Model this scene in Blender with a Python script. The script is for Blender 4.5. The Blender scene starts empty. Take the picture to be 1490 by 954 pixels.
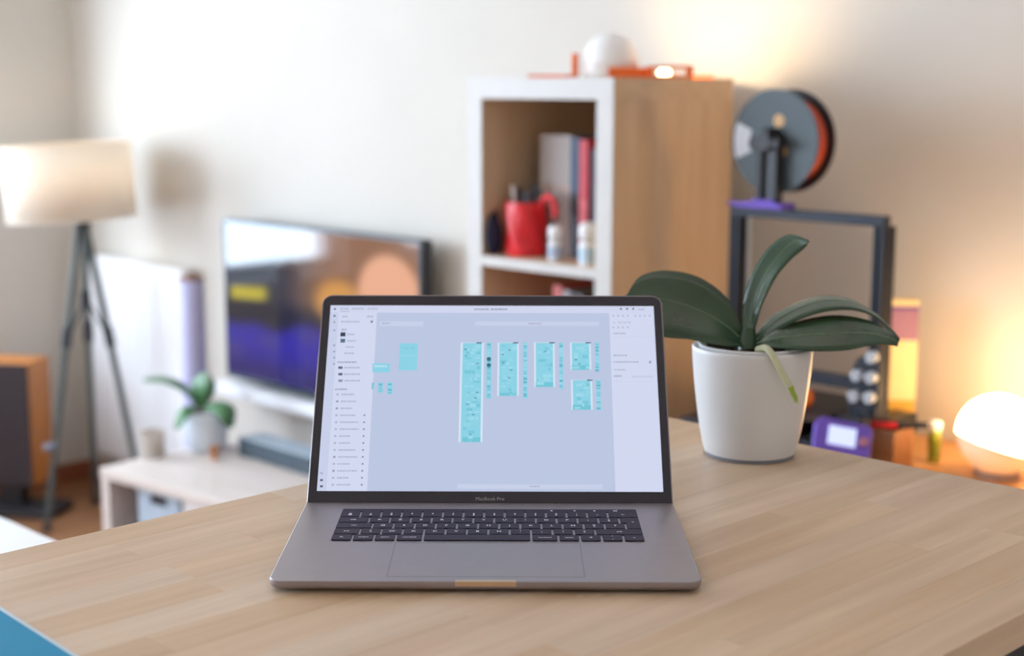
import bpy, bmesh, math, random
from mathutils import Vector, Matrix, Euler

random.seed(7)
SC = bpy.context.scene
COL = SC.collection
S5 = math.sqrt(.5)

# ------------------------------------------------------------------ camera
FPX, PITCH, ROLL = 2163.0, .162, .0027      # focal length in pixels of a 1490 px wide frame
CAM = Vector((0, 0, 1.455))
TABLE = 1.0516                              # height of the bar table
cd = bpy.data.cameras.new('camera')
cam = bpy.data.objects.new('camera', cd)
COL.objects.link(cam)
cd.sensor_fit = 'HORIZONTAL'
cd.sensor_width = 36.0
cd.lens = 36.0 * FPX / 1490.0
cd.clip_start = .02
cam.matrix_world = (Matrix.Translation(CAM) @ Matrix.Rotation(math.radians(45), 4, 'Z')
                    @ Matrix.Rotation(math.pi / 2 - PITCH, 4, 'X') @ Matrix.Rotation(ROLL, 4, 'Z'))
cd.dof.use_dof = True
cd.dof.focus_distance = 1.34
cd.dof.aperture_fstop = 4.0
SC.camera = cam

# ------------------------------------------------------------------ world, daylight, exposure
EXPO = 0.0
vs = SC.view_settings
vs.view_transform = 'Standard'
vs.look = 'None'
vs.gamma = 1.0
vs.use_curve_mapping = False
vs.exposure = EXPO
w = bpy.data.worlds.new('daylight')
SC.world = w
w.use_nodes = True
bgn = w.node_tree.nodes['Background']
bgn.inputs[0].default_value = (.71, .845, 1.0, 1)
bgn.inputs[1].default_value = 16.8
SC.cycles.max_bounces = 10
SC.cycles.diffuse_bounces = 6
SC.cycles.transparent_max_bounces = 12
SC.cycles.caustics_reflective = False
SC.cycles.caustics_refractive = False
SC.cycles.sample_clamp_indirect = 12.0

WX0, WX1, WY0, WY1, WZ = -4.95, 1.0, -2.4, 2.72, 2.6       # room; right wall drawn closer for more bounce light
WINS = [(1.30, 2.24, .68, 1.80), (-2.1, .95, .70, 2.45)]     # left-wall windows (y0, y1, z0, z1); second one added to light the table
FWINS = []

def portal(loc, rot, sx, sy):
    l = bpy.data.lights.new('window_portal', 'AREA')
    l.shape = 'RECTANGLE'; l.size = sx; l.size_y = sy
    l.cycles.is_portal = True
    o = bpy.data.objects.new('window_portal', l)
    COL.objects.link(o); o.location = loc; o.rotation_euler = rot
for y0, y1, z0, z1 in WINS:
    portal((WX0 - .1, (y0 + y1) / 2, (z0 + z1) / 2), (0, -math.pi / 2, 0), z1 - z0, y1 - y0)
for x0, x1, z0, z1 in FWINS:
    portal(((x0 + x1) / 2, WY0 - .1, (z0 + z1) / 2), (math.pi / 2, 0, 0), x1 - x0, z1 - z0)

# ------------------------------------------------------------------ helpers
def ray(x, y):
    px, py = x - 745, y - 477
    c, s = math.cos(-ROLL), math.sin(-ROLL)
    a, b = (c * px - s * py) / FPX, -(s * px + c * py) / FPX
    c, s = math.cos(PITCH), math.sin(PITCH)
    vx, vy, vz = a, c + b * s, -s + b * c
    return Vector(((vx - vy) * S5, (vx + vy) * S5, vz))
def atY(x, y, Y): r = ray(x, y); return CAM + r * (Y / r.y)
def atX(x, y, X): r = ray(x, y); return CAM + r * (X / r.x)
def atZ(x, y, Z): r = ray(x, y); return CAM + r * ((Z - CAM.z) / r.z)
def atD(x, y, D): return CAM + ray(x, y) * D
FWD = Vector((-S5, S5, 0)); RGT = Vector((S5, S5, 0))
def depth_of(p):
    v = Vector(p) - CAM
    return v.dot(FWD) * math.cos(PITCH) - v.z * math.sin(PITCH)

def lin(c):
    if isinstance(c, str):
        c = [int(c[i:i + 2], 16) / 255 for i in (0, 2, 4)]
    else:
        c = [v / 255 for v in c]
    return [(v / 12.92 if v <= .04045 else ((v + .055) / 1.055) ** 2.4) for v in c]

MATS = {}
def mat(name, col, rough=.5, metal=0, spec=.5, var=.06, scale=20., bump=0., bscale=200., coat=0, stretch=None, trans=0, rnd=0):
    """principled material whose colour is lightly broken up by noise"""
    if name in MATS: return MATS[name]
    m = bpy.data.materials.new(name); m.use_nodes = True
    nt = m.node_tree; N = nt.nodes; L = nt.links
    p = N['Principled BSDF']
    r, g, b = lin(col)
    tc = N.new('ShaderNodeTexCoord'); mp = N.new('ShaderNodeMapping')
    L.new(tc.outputs['Object'], mp.inputs[0])
    if stretch: mp.inputs['Scale'].default_value = stretch
    nz = N.new('ShaderNodeTexNoise'); nz.inputs['Scale'].default_value = scale; nz.inputs['Detail'].default_value = 4
    L.new(mp.outputs[0], nz.inputs['Vector'])
    rp = N.new('ShaderNodeValToRGB')
    rp.color_ramp.elements[0].position = .3; rp.color_ramp.elements[1].position = .7
    rp.color_ramp.elements[0].color = (r * (1 - var), g * (1 - var), b * (1 - var), 1)
    rp.color_ramp.elements[1].color = (min(1, r * (1 + var)), min(1, g * (1 + var)), min(1, b * (1 + var)), 1)
    L.new(nz.outputs[0], rp.inputs[0])
    out = rp.outputs[0]
    if rnd:
        oi = N.new('ShaderNodeObjectInfo')
        hs = N.new('ShaderNodeHueSaturation')
        mr = N.new('ShaderNodeMapRange')
        mr.inputs[3].default_value = 1 - rnd; mr.inputs[4].default_value = 1 + rnd
        L.new(oi.outputs['Random'], mr.inputs[0]); L.new(mr.outputs[0], hs.inputs['Value'])
        mr2 = N.new('ShaderNodeMapRange'); mr2.inputs[3].default_value = 1.12; mr2.inputs[4].default_value = .9
        L.new(oi.outputs['Random'], mr2.inputs[0]); L.new(mr2.outputs[0], hs.inputs['Saturation'])
        L.new(out, hs.inputs['Color']); out = hs.outputs[0]
        ad = N.new('ShaderNodeVectorMath'); ad.operation = 'ADD'
        ml = N.new('ShaderNodeMath'); ml.operation = 'MULTIPLY'; ml.inputs[1].default_value = 37.
        L.new(oi.outputs['Random'], ml.inputs[0]); L.new(mp.outputs[0], ad.inputs[0]); L.new(ml.outputs[0], ad.inputs[1])
        L.new(ad.outputs[0], nz.inputs['Vector'])
    L.new(out, p.inputs['Base Color'])
    p.inputs['Roughness'].default_value = rough
    p.inputs['Metallic'].default_value = metal
    p.inputs['Specular IOR Level'].default_value = spec
    p.inputs['Coat Weight'].default_value = coat
    if bump:
        bn = N.new('ShaderNodeTexNoise'); bn.inputs['Scale'].default_value = bscale
        L.new(mp.outputs[0], bn.inputs['Vector'])
        bp = N.new('ShaderNodeBump'); bp.inputs['Strength'].default_value = bump; bp.inputs['Distance'].default_value = .002
        L.new(bn.outputs[0], bp.inputs['Height']); L.new(bp.outputs[0], p.inputs['Normal'])
    if trans:
        t = N.new('ShaderNodeBsdfTranslucent'); L.new(out, t.inputs[0])
        mx = N.new('ShaderNodeMixShader'); mx.inputs[0].default_value = trans
        L.new(p.outputs[0], mx.inputs[1]); L.new(t.outputs[0], mx.inputs[2])
        L.new(mx.outputs[0], N['Material Output'].inputs[0])
    MATS[name] = m
    return m

def emit(name, col, k=1.0):
    if name in MATS: return MATS[name]
    m = bpy.data.materials.new(name); m.use_nodes = True
    nt = m.node_tree; p = nt.nodes['Principled BSDF']
    r, g, b = lin(col)
    p.inputs['Base Color'].default_value = (r * .3, g * .3, b * .3, 1)
    p.inputs['Emission Color'].default_value = (r, g, b, 1)
    p.inputs['Emission Strength'].default_value = k / 2 ** EXPO
    MATS[name] = m
    return m

def vcol_screen(name, k, rough=.1, spec=.5, base=.004):
    """a lit display: its picture is stored per vertex"""
    m = bpy.data.materials.new(name); m.use_nodes = True
    nt = m.node_tree; p = nt.nodes['Principled BSDF']
    a = nt.nodes.new('ShaderNodeVertexColor'); a.layer_name = 'picture'
    nt.links.new(a.outputs[0], p.inputs['Emission Color'])
    p.inputs['Emission Strength'].default_value = k / 2 ** EXPO
    p.inputs['Base Color'].default_value = (base, base, base, 1)
    p.inputs['Roughness'].default_value = rough
    p.inputs['Specular IOR Level'].default_value = spec
    MATS[name] = m
    return m

def wood(name, ca, cb, rough=.45, axis='Y', ring=9., rnd=0, spec=.4, coarse=3.):
    """wood with grain running along one object axis"""
    if name in MATS: return MATS[name]
    m = bpy.data.materials.new(name); m.use_nodes = True
    nt = m.node_tree; N = nt.nodes; L = nt.links; p = N['Principled BSDF']
    tc = N.new('ShaderNodeTexCoord'); mp = N.new('ShaderNodeMapping')
    L.new(tc.outputs['Object'], mp.inputs[0])
    sc = {'X': (.06, 1, 1), 'Y': (1, .06, 1), 'Z': (1, 1, .06)}[axis]
    mp.inputs['Scale'].default_value = sc
    vec = mp.outputs[0]
    oi = N.new('ShaderNodeObjectInfo')
    ml = N.new('ShaderNodeMath'); ml.operation = 'MULTIPLY'; ml.inputs[1].default_value = 23.
    L.new(oi.outputs['Random'], ml.inputs[0])
    ad = N.new('ShaderNodeVectorMath'); ad.operation = 'ADD'
    L.new(vec, ad.inputs[0]); L.new(ml.outputs[0], ad.inputs[1]); vec = ad.outputs[0]
    n1 = N.new('ShaderNodeTexNoise'); n1.inputs['Scale'].default_value = ring * 10; n1.inputs['Detail'].default_value = 6; n1.inputs['Distortion'].default_value = .6
    n2 = N.new('ShaderNodeTexNoise'); n2.inputs['Scale'].default_value = ring * coarse; n2.inputs['Detail'].default_value = 3
    L.new(vec, n1.inputs['Vector']); L.new(vec, n2.inputs['Vector'])
    mx = N.new('ShaderNodeMath'); mx.operation = 'MULTIPLY_ADD'; mx.inputs[1].default_value = .45
    L.new(n1.outputs[0], mx.inputs[0])
    m2 = N.new('ShaderNodeMath'); m2.operation = 'MULTIPLY'; m2.inputs[1].default_value = .55
    L.new(n2.outputs[0], m2.inputs[0]); L.new(m2.outputs[0], mx.inputs[2])
    rp = N.new('ShaderNodeValToRGB')
    e = rp.color_ramp.elements
    e[0].position = .33; e[1].position = .66
    e[0].color = (*lin(ca), 1); e[1].color = (*lin(cb), 1)
    L.new(mx.outputs[0], rp.inputs[0])
    out = rp.outputs[0]
    if rnd:
        hs = N.new('ShaderNodeHueSaturation'); mr = N.new('ShaderNodeMapRange')
        mr.inputs[3].default_value = 1 - rnd; mr.inputs[4].default_value = 1 + rnd
        L.new(oi.outputs['Random'], mr.inputs[0]); L.new(mr.outputs[0], hs.inputs['Value'])
        mr2 = N.new('ShaderNodeMapRange'); mr2.inputs[3].default_value = 1.15; mr2.inputs[4].default_value = .88
        L.new(oi.outputs['Random'], mr2.inputs[0]); L.new(mr2.outputs[0], hs.inputs['Saturation'])
        L.new(out, hs.inputs['Color']); out = hs.outputs[0]
    L.new(out, p.inputs['Base Color'])
    p.inputs['Roughness'].default_value = rough
    p.inputs['Specular IOR Level'].default_value = spec
    bp = N.new('ShaderNodeBump'); bp.inputs['Strength'].default_value = .08; bp.inputs['Distance'].default_value = .001
    L.new(n1.outputs[0], bp.inputs['Height']); L.new(bp.outputs[0], p.inputs['Normal'])
    MATS[name] = m
    return m

# ---- mesh builders
def mkobj(name, bm, material, parent=None, smooth=False, loc=None, rot=None):
    me = bpy.data.meshes.new(name)
    bmesh.ops.recalc_face_normals(bm, faces=bm.faces)
    if smooth:
        for f in bm.faces: f.smooth = True
        for e in bm.edges:
            if len(e.link_faces) == 2 and e.calc_face_angle(0) > math.radians(40): e.smooth = False
    bm.to_mesh(me); bm.free()
    return link(name, me, material, parent, loc, rot)
def link(name, me, material=None, parent=None, loc=None, rot=None):
    o = bpy.data.objects.new(name, me); COL.objects.link(o)
    if material and me is not None and not me.materials: me.materials.append(material)
    if parent: o.parent = parent
    if loc is not None: o.location = loc
    if rot is not None: o.rotation_euler = rot
    return o
def tag(o, label, cat, group=None, kind=None):
    o['label'] = label; o['category'] = cat
    if group: o['group'] = group
    if kind: o['kind'] = kind
    return o
def thing(name, label, cat, loc=(0, 0, 0), rz=0, group=None):
    o = bpy.data.objects.new(name, None); COL.objects.link(o)
    o.empty_display_size = .05
    o.location = loc; o.rotation_euler = (0, 0, rz)
    return tag(o, label, cat, group)
def struct(o, label=None):
    o['kind'] = 'structure'
    if label: o['label'] = label
    return o

def bx(x0, x1, y0, y1, z0, z1, bev=0, bm=None, seg=2):
    own = bm is None
    t = bmesh.new()
    v = [t.verts.new(p) for p in ((x0, y0, z0), (x1, y0, z0), (x1, y1, z0), (x0, y1, z0), (x0, y0, z1), (x1, y0, z1), (x1, y1, z1), (x0, y1, z1))]
    for f in ((0, 3, 2, 1), (4, 5, 6, 7), (0, 1, 5, 4), (1, 2, 6, 5), (2, 3, 7, 6), (3, 0, 4, 7)):
        t.faces.new([v[i] for i in f])
    if bev:
        bmesh.ops.bevel(t, geom=list(t.edges), offset=bev, segments=seg, profile=.5, affect='EDGES')
    if own: return t
    merge(bm, t); return bm
def merge(bm, t, M=None):
    if M is not None: bmesh.ops.transform(t, matrix=M, verts=t.verts)
    me = bpy.data.meshes.new('tmp'); t.to_mesh(me); t.free()
    bm.from_mesh(me); bpy.data.meshes.remove(me)
    return bm
def lathe(prof, seg=40, cap0=True, cap1=True, rfun=None):
    bm = bmesh.new(); rings = []
    for r, z in prof:
        ring = []
        for i in range(seg):
            a = 2 * math.pi * i / seg
            rr = rfun(r, z, a) if rfun else r
            ring.append(bm.verts.new((rr * math.cos(a), rr * math.sin(a), z)))
        rings.append(ring)
    for a, b in zip(rings, rings[1:]):
        for i in range(seg):
            bm.faces.new((a[i], a[(i + 1) % seg], b[(i + 1) % seg], b[i]))
    if cap0: bm.faces.new(rings[0][::-1])
    if cap1: bm.faces.new(rings[-1])
    return bm
def cyl(p, q, r0, r1=None, seg=16, bm=None):
    r1 = r0 if r1 is None else r1
    p, q = Vector(p), Vector(q); d = q - p
    t = lathe([(r0, 0), (r1, d.length)], seg)
    M = Matrix.Translation(p) @ d.to_track_quat('Z', 'Y').to_matrix().to_4x4()
    bmesh.ops.transform(t, matrix=M, verts=t.verts)
    if bm is None: return t
    return merge(bm, t)
def spline(pts, n):
    """Catmull-Rom through points (any dimension), n samples"""
    P = [Vector(p) for p in pts]; out = []
    m = len(P) - 1
    for i in range(n):
        t = i / (n - 1) * m; k = min(int(t), m - 1); f = t - k
        a = P[max(k - 1, 0)]; b = P[k]; c = P[k + 1]; d = P[min(k + 2, m)]
        out.append(.5 * ((2 * b) + (c - a) * f + (2 * a - 5 * b + 4 * c - d) * f * f + (3 * b - a - 3 * c + d) * f ** 3))
    return out
def tube(pts, rad, seg=10, n=None, bm=None):
    if n: pts = spline(pts, n)
    P = [Vector(p) for p in pts]; k = len(P)
    rad = rad if isinstance(rad, (list, tuple)) else [rad] * k
    if len(rad) != k:
        rad = [rad[0] + (rad[-1] - rad[0]) * i / (k - 1) for i in range(k)]
    t = bmesh.new(); rings = []; up = None
    for i, p in enumerate(P):
        d = (P[min(i + 1, k - 1)] - P[max(i - 1, 0)]).normalized()
        if up is None: up = d.orthogonal().normalized()
        up = (up - d * up.dot(d)).normalized(); s = d.cross(up)
        rings.append([t.verts.new(p + (up * math.cos(2 * math.pi * j / seg) + s * math.sin(2 * math.pi * j / seg)) * rad[i]) for j in range(seg)])
    for a, b in zip(rings, rings[1:]):
        for j in range(seg): t.faces.new((a[j], a[(j + 1) % seg], b[(j + 1) % seg], b[j]))
    t.faces.new(rings[0][::-1]); t.faces.new(rings[-1])
    if bm is None: return t
    return merge(bm, t)
def prism(out, z0, z1, bev=0):
    bm = bmesh.new()
    a = [bm.verts.new((x, y, z0)) for x, y in out]; b = [bm.verts.new((x, y, z1)) for x, y in out]
    bm.faces.new(a[::-1]); bm.faces.new(b)
    n = len(out)
    for i in range(n): bm.faces.new((a[i], a[(i + 1) % n], b[(i + 1) % n], b[i]))
    if bev:
        bmesh.ops.bevel(bm, geom=[e for e in bm.edges if abs(e.verts[0].co.z - e.verts[1].co.z) < 1e-6], offset=bev, segments=2, profile=.5, affect='EDGES')
    return bm
def rrect(x0, x1, y0, y1, r, seg=6):
    out = []
    for cx, cy, a0 in ((x1 - r, y1 - r, 0), (x0 + r, y1 - r, 90), (x0 + r, y0 + r, 180), (x1 - r, y0 + r, 270)):
        for i in range(seg + 1):
            a = math.radians(a0 + 90 * i / seg)
            out.append((cx + r * math.cos(a), cy + r * math.sin(a)))
    return out
def text_mesh(s, size, extrude=.00003, align='CENTER', space=1.0):
    c = bpy.data.curves.new('lettering', 'FONT'); c.body = s; c.size = size; c.extrude = extrude
    c.align_x = align; c.align_y = 'CENTER'; c.resolution_u = 2; c.space_line = .85; c.space_character = space
    o = bpy.data.objects.new('lettering', c); COL.objects.link(o)
    dg = bpy.context.evaluated_depsgraph_get(); dg.update()
    me = bpy.data.meshes.new_from_object(o.evaluated_get(dg))
    bpy.data.objects.remove(o); bpy.data.curves.remove(c)
    return me
def torus(R, r, seg=32, seg2=10, arc=None):
    n = seg; pts = [(R * math.cos(2 * math.pi * i / n), R * math.sin(2 * math.pi * i / n), 0) for i in range(n)]
    bm = bmesh.new(); rings = []
    for i in range(n):
        a = 2 * math.pi * i / n
        rings.append([bm.verts.new(((R + r * math.cos(b)) * math.cos(a), (R + r * math.cos(b)) * math.sin(a), r * math.sin(b))) for b in (2 * math.pi * j / seg2 for j in range(seg2))])
    for i in range(n):
        a, b = rings[i], rings[(i + 1) % n]
        for j in range(seg2): bm.faces.new((a[j], b[j], b[(j + 1) % seg2], a[(j + 1) % seg2]))
    return bm

# ------------------------------------------------------------------ materials
PAINT = mat('wall_paint', (207, 203, 196), .85, spec=.2, var=.015, scale=3, bump=.05, bscale=400)
BOUNCE_PAINT = mat('bounce_wall_paint', (234, 227, 216), .85, spec=.2, var=.015, scale=3)  # lighter paint on unseen walls, to bounce more light into the room
CEIL = mat('ceiling_paint', (240, 238, 234), .9, spec=.2, var=.01)
WHITE = mat('white_lacquer', (232, 232, 234), .4, var=.015)
WHITEM = mat('white_enamel', (238, 240, 244), .3, var=.01)
OAK = wood('oak_veneer', (200, 172, 140), (220, 194, 164), .55, 'Z', 5., spec=.3)
OAKX = wood('oak_veneer_across', (200, 172, 140), (220, 194, 164), .55, 'X', 5., spec=.3)
STAVE = wood('beech_stave', (194, 165, 136), (217, 191, 163), .42, 'Y', 7., rnd=.045, spec=.45)
FLOORM = wood('oak_floor', (120, 80, 52), (160, 112, 76), .4, 'Y', 6.)
DESKM = wood('pine_desk', (196, 140, 84), (216, 164, 108), .45, 'X', 6.)
BENCHM = wood('whitewashed_bench', (196, 184, 176), (214, 204, 198), .45, 'X', 6.)
WALNUT = wood('speaker_veneer', (164, 98, 42), (196, 126, 60), .45, 'Z', 6.)
ALU = mat('space_grey_aluminium', (158, 151, 155), .42, metal=.75, var=.02, scale=60, bump=.02, bscale=2500)
ALUF = mat('polished_aluminium', (205, 178, 150), .3, metal=.8, var=.02)
KEYM = mat('key_plastic', (46, 37, 58), .55, spec=.25, var=.05)
BEZEL = mat('bezel_glass', (54, 52, 60), .22, spec=.35, var=.03)
INK = emit('legend_glow', (222, 216, 230), .75)
BLACKM = mat('black_metal', (40, 46, 56), .45, metal=.2, var=.06)
BLACKP = mat('black_plastic', (38, 38, 44), .5, var=.06)
STEEL = mat('steel', (180, 182, 186), .3, metal=.9, var=.03)
GREYLEG = mat('grey_green_leg', (72, 82, 82), .45, var=.05)
PURPLE = mat('purple_print', (112, 84, 198), .5, var=.06)
ORANGE = mat('orange_print', (240, 112, 34), .45, var=.06, bump=.1, bscale=300)
RED = mat('red_glaze', (222, 34, 44), .35, var=.05)
NAVY = mat('navy_cloth', (34, 42, 72), .8, var=.1, bump=.3)
POT = mat('pot_ceramic', (216, 216, 218), .38, var=.012, scale=12)
PWHITE = mat('white_plastic', (236, 236, 238), .4, var=.02)
BARK = mat('orchid_bark', (64, 48, 36), .9, var=.3, scale=60, bump=.8, bscale=90)
LEAF = mat('orchid_leaf', (40, 68, 44), .26, spec=.55, var=.22, scale=14, stretch=(1, 1, 1))
LEAF2 = mat('orchid_leaf_small', (72, 120, 76), .4, var=.2, scale=14)
MIDRIB = mat('leaf_midrib', (84, 108, 76), .4, var=.1)
ROOT = mat('orchid_root', (196, 198, 164), .55, var=.15)
ROOTT = mat('orchid_root_tip', (150, 172, 62), .5, var=.1)

# ------------------------------------------------------------------ the room
def room():
    fl = struct(mkobj('floor', bx(WX0, WX1, WY0, WY1, -.05, 0), FLOORM), 'brown oak floor')
    struct(mkobj('ceiling', bx(WX0 - .2, WX1 + .2, WY0 - .2, WY1 + .2, WZ, WZ + .1), CEIL), 'white ceiling')
    struct(mkobj('wall_back', bx(WX0 - .2, WX1 + .2, WY1, WY1 + .2, 0, WZ), PAINT), 'white painted wall behind television and bookcase')
    struct(mkobj('wall_right', bx(WX1, WX1 + .2, WY0, WY1, 0, WZ), BOUNCE_PAINT), 'unseen wall to the right, painted lighter to bounce light')
    # left wall with its window and the added one
    b = bmesh.new(); y = WY0
    for y0, y1, z0, z1 in sorted(WINS):
        bx(WX0 - .2, WX0, y, y0, 0, WZ, bm=b)
        bx(WX0 - .2, WX0, y0, y1, 0, z0, bm=b); bx(WX0 - .2, WX0, y0, y1, z1, WZ, bm=b); y = y1
    bx(WX0 - .2, WX0, y, WY1, 0, WZ, bm=b)
    struct(mkobj('wall_left', b, PAINT), 'painted window wall on the left')
    b = bmesh.new(); x = WX0 - .2
    for x0, x1, z0, z1 in FWINS:
        bx(x, x0, WY0 - .2, WY0, 0, WZ, bm=b)
        bx(x0, x1, WY0 - .2, WY0, 0, z0, bm=b); bx(x0, x1, WY0 - .2, WY0, z1, WZ, bm=b); x = x1
    bx(x, WX1 + .2, WY0 - .2, WY0, 0, WZ, bm=b)
    struct(mkobj('wall_front', b, BOUNCE_PAINT), 'unseen wall behind the viewer, painted lighter to bounce light')
    # glass that lets daylight through
    g = bpy.data.materials.new('window_glass'); g.use_nodes = True; nt = g.node_tree
    for n in list(nt.nodes):
        if n.type == 'BSDF_PRINCIPLED': nt.nodes.remove(n)
    tr = nt.nodes.new('ShaderNodeBsdfTransparent'); gl = nt.nodes.new('ShaderNodeBsdfGlossy'); gl.inputs['Roughness'].default_value = .02
    mx = nt.nodes.new('ShaderNodeMixShader'); mx.inputs[0].default_value = .06
    nt.links.new(tr.outputs[0], mx.inputs[1]); nt.links.new(gl.outputs[0], mx.inputs[2]); nt.links.new(mx.outputs[0], nt.nodes['Material Output'].inputs[0])
    k = 1
    for y0, y1, z0, z1 in WINS:
        f = bmesh.new(); t = .05
        for a in ((y0, y1, z0, z0 + t), (y0, y1, z1 - t, z1), (y0, y0 + t, z0 + t, z1 - t), (y1 - t, y1, z0 + t, z1 - t)):
            bx(WX0 - .12, WX0 - .06, *a, bm=f)
        if y1 - y0 > 1: bx(WX0 - .12, WX0 - .06, (y0 + y1) / 2 - .03, (y0 + y1) / 2 + .03, z0 + t, z1 - t, bm=f)
        o = struct(mkobj('window_%d' % k, f, WHITE), 'white framed window in the left wall, out of view'); k += 1  # the second window is unseen, added to light the table
        mkobj('pane', bx(WX0 - .093, WX0 - .087, y0 + t, y1 - t, z0 + t, z1 - t), g, o)
        mkobj('window_sill', bx(WX0 - .06, WX0 + .03, y0 - .03, y1 + .03, z0 - .03, z0, .004), WHITE, o)
    for x0, x1, z0, z1 in FWINS:
        f = bmesh.new(); t = .05
        for a in ((x0, x1, z0, z0 + t), (x0, x1, z1 - t, z1), (x0, x0 + t, z0 + t, z1 - t), (x1 - t, x1, z0 + t, z1 - t), ((x0 + x1) / 2 - .03, (x0 + x1) / 2 + .03, z0 + t, z1 - t)):
            bx(a[0], a[1], WY0 - .12, WY0 - .06, a[2], a[3], bm=f)
        o = struct(mkobj('window_%d' % k, f, WHITE), 'white framed window behind the viewer'); k += 1
        mkobj('pane', bx(x0 + t, x1 - t, WY0 - .093, WY0 - .087, z0 + t, z1 - t), g, o)
    BASEB = wood('baseboard_wood', (128, 74, 48), (150, 92, 62), .45, 'X', 6.)
    struct(mkobj('baseboard_back', bx(WX0 + .015, WX1, WY1 - .015, WY1, 0, .07, .003), BASEB), 'brown wooden baseboard along the back wall')
    struct(mkobj('baseboard_left', bx(WX0, WX0 + .015, WY0, WY1, 0, .07, .003), BASEB), 'brown wooden baseboard along the window wall')
room()

# ------------------------------------------------------------------ bar table made of glued staves
TX0, TX1, TY0, TY1, TT = -1.194, -.499, -.25, 1.402, .027
def table():
    t = thing('bar_table', 'high beech bar table of glued staves under the laptop', 'table', ((TX0 + TX1) / 2, (TY0 + TY1) / 2, 0))
    ox, oy = (TX0 + TX1) / 2, (TY0 + TY1) / 2
    n = 16; wd = (TX1 - TX0) / n; cache = {}
    for i in range(n):
        x0 = TX0 + i * wd; y = TY0
        first = True
        while y < TY1 - .01:
            ln = random.choice((.3, .4, .5, .6, .7, .8))
            if first: ln *= random.uniform(.35, 1); ln = round(ln, 1); first = False; ln = max(ln, .2)
            if TY1 - (y + ln) < .15: ln = TY1 - y
            key = round(ln, 3)
            if key not in cache:
                b = bx(-wd / 2 + .00002, wd / 2 - .00002, -ln / 2 + .00002, ln / 2 - .00002, -TT, 0, .00012, seg=1)
                cache[key] = bpy.data.meshes.new('stave'); bmesh.ops.recalc_face_normals(b, faces=b.faces); b.to_mesh(cache[key]); b.free()
            link('stave', cache[key], STAVE, t, (x0 + wd / 2 - ox, y + ln / 2 - oy, TABLE))
            y += ln
    # legs, and a dark frame added to darken below the table edge
    zt = TABLE - TT
    b = bmesh.new(); i0 = .03
    for a in ((TX0 + i0, TX1 - .012, TY0 + i0, TY0 + i0 + .03), (TX0 + i0, TX1 - .012, TY1 - i0 - .03, TY1 - i0), (TX0 + i0, TX0 + i0 + .03, TY0 + i0, TY1 - i0), (TX1 - .042, TX1 - .012, TY0 + i0, TY1 - i0)):
        bx(a[0] - ox, a[1] - ox, a[2] - oy, a[3] - oy, zt - .05, zt, bm=b)
    mkobj('added_dark_frame', b, BLACKP, t)
    for x in (TX0 + .035, TX1 - .065):
        for y in (TY0 + .035, TY1 - .085):
            mkobj('leg', bx(x - ox, x + .05 - ox, y - oy, y + .05 - oy, 0, zt - .05, .003), BLACKP, t)
table()

# ------------------------------------------------------------------ laptop
UVH = [0.002395853550822971, 0.0001693590037776417, -1.224880837215328, -1.6129950650730554e-05, 0.004476535715891098, -1.9776028266804164, -3.9484890936805993e-07, 0.0002943113056867599, 1.0]
def scr(x, y):
    """pixel on the photographed display -> display coordinates 0..1"""
    h = UVH; d = h[6] * x + h[7] * y + h[8]
    return (h[0] * x + h[1] * y + h[2]) / d, (h[3] * x + h[4] * y + h[5]) / d

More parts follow.
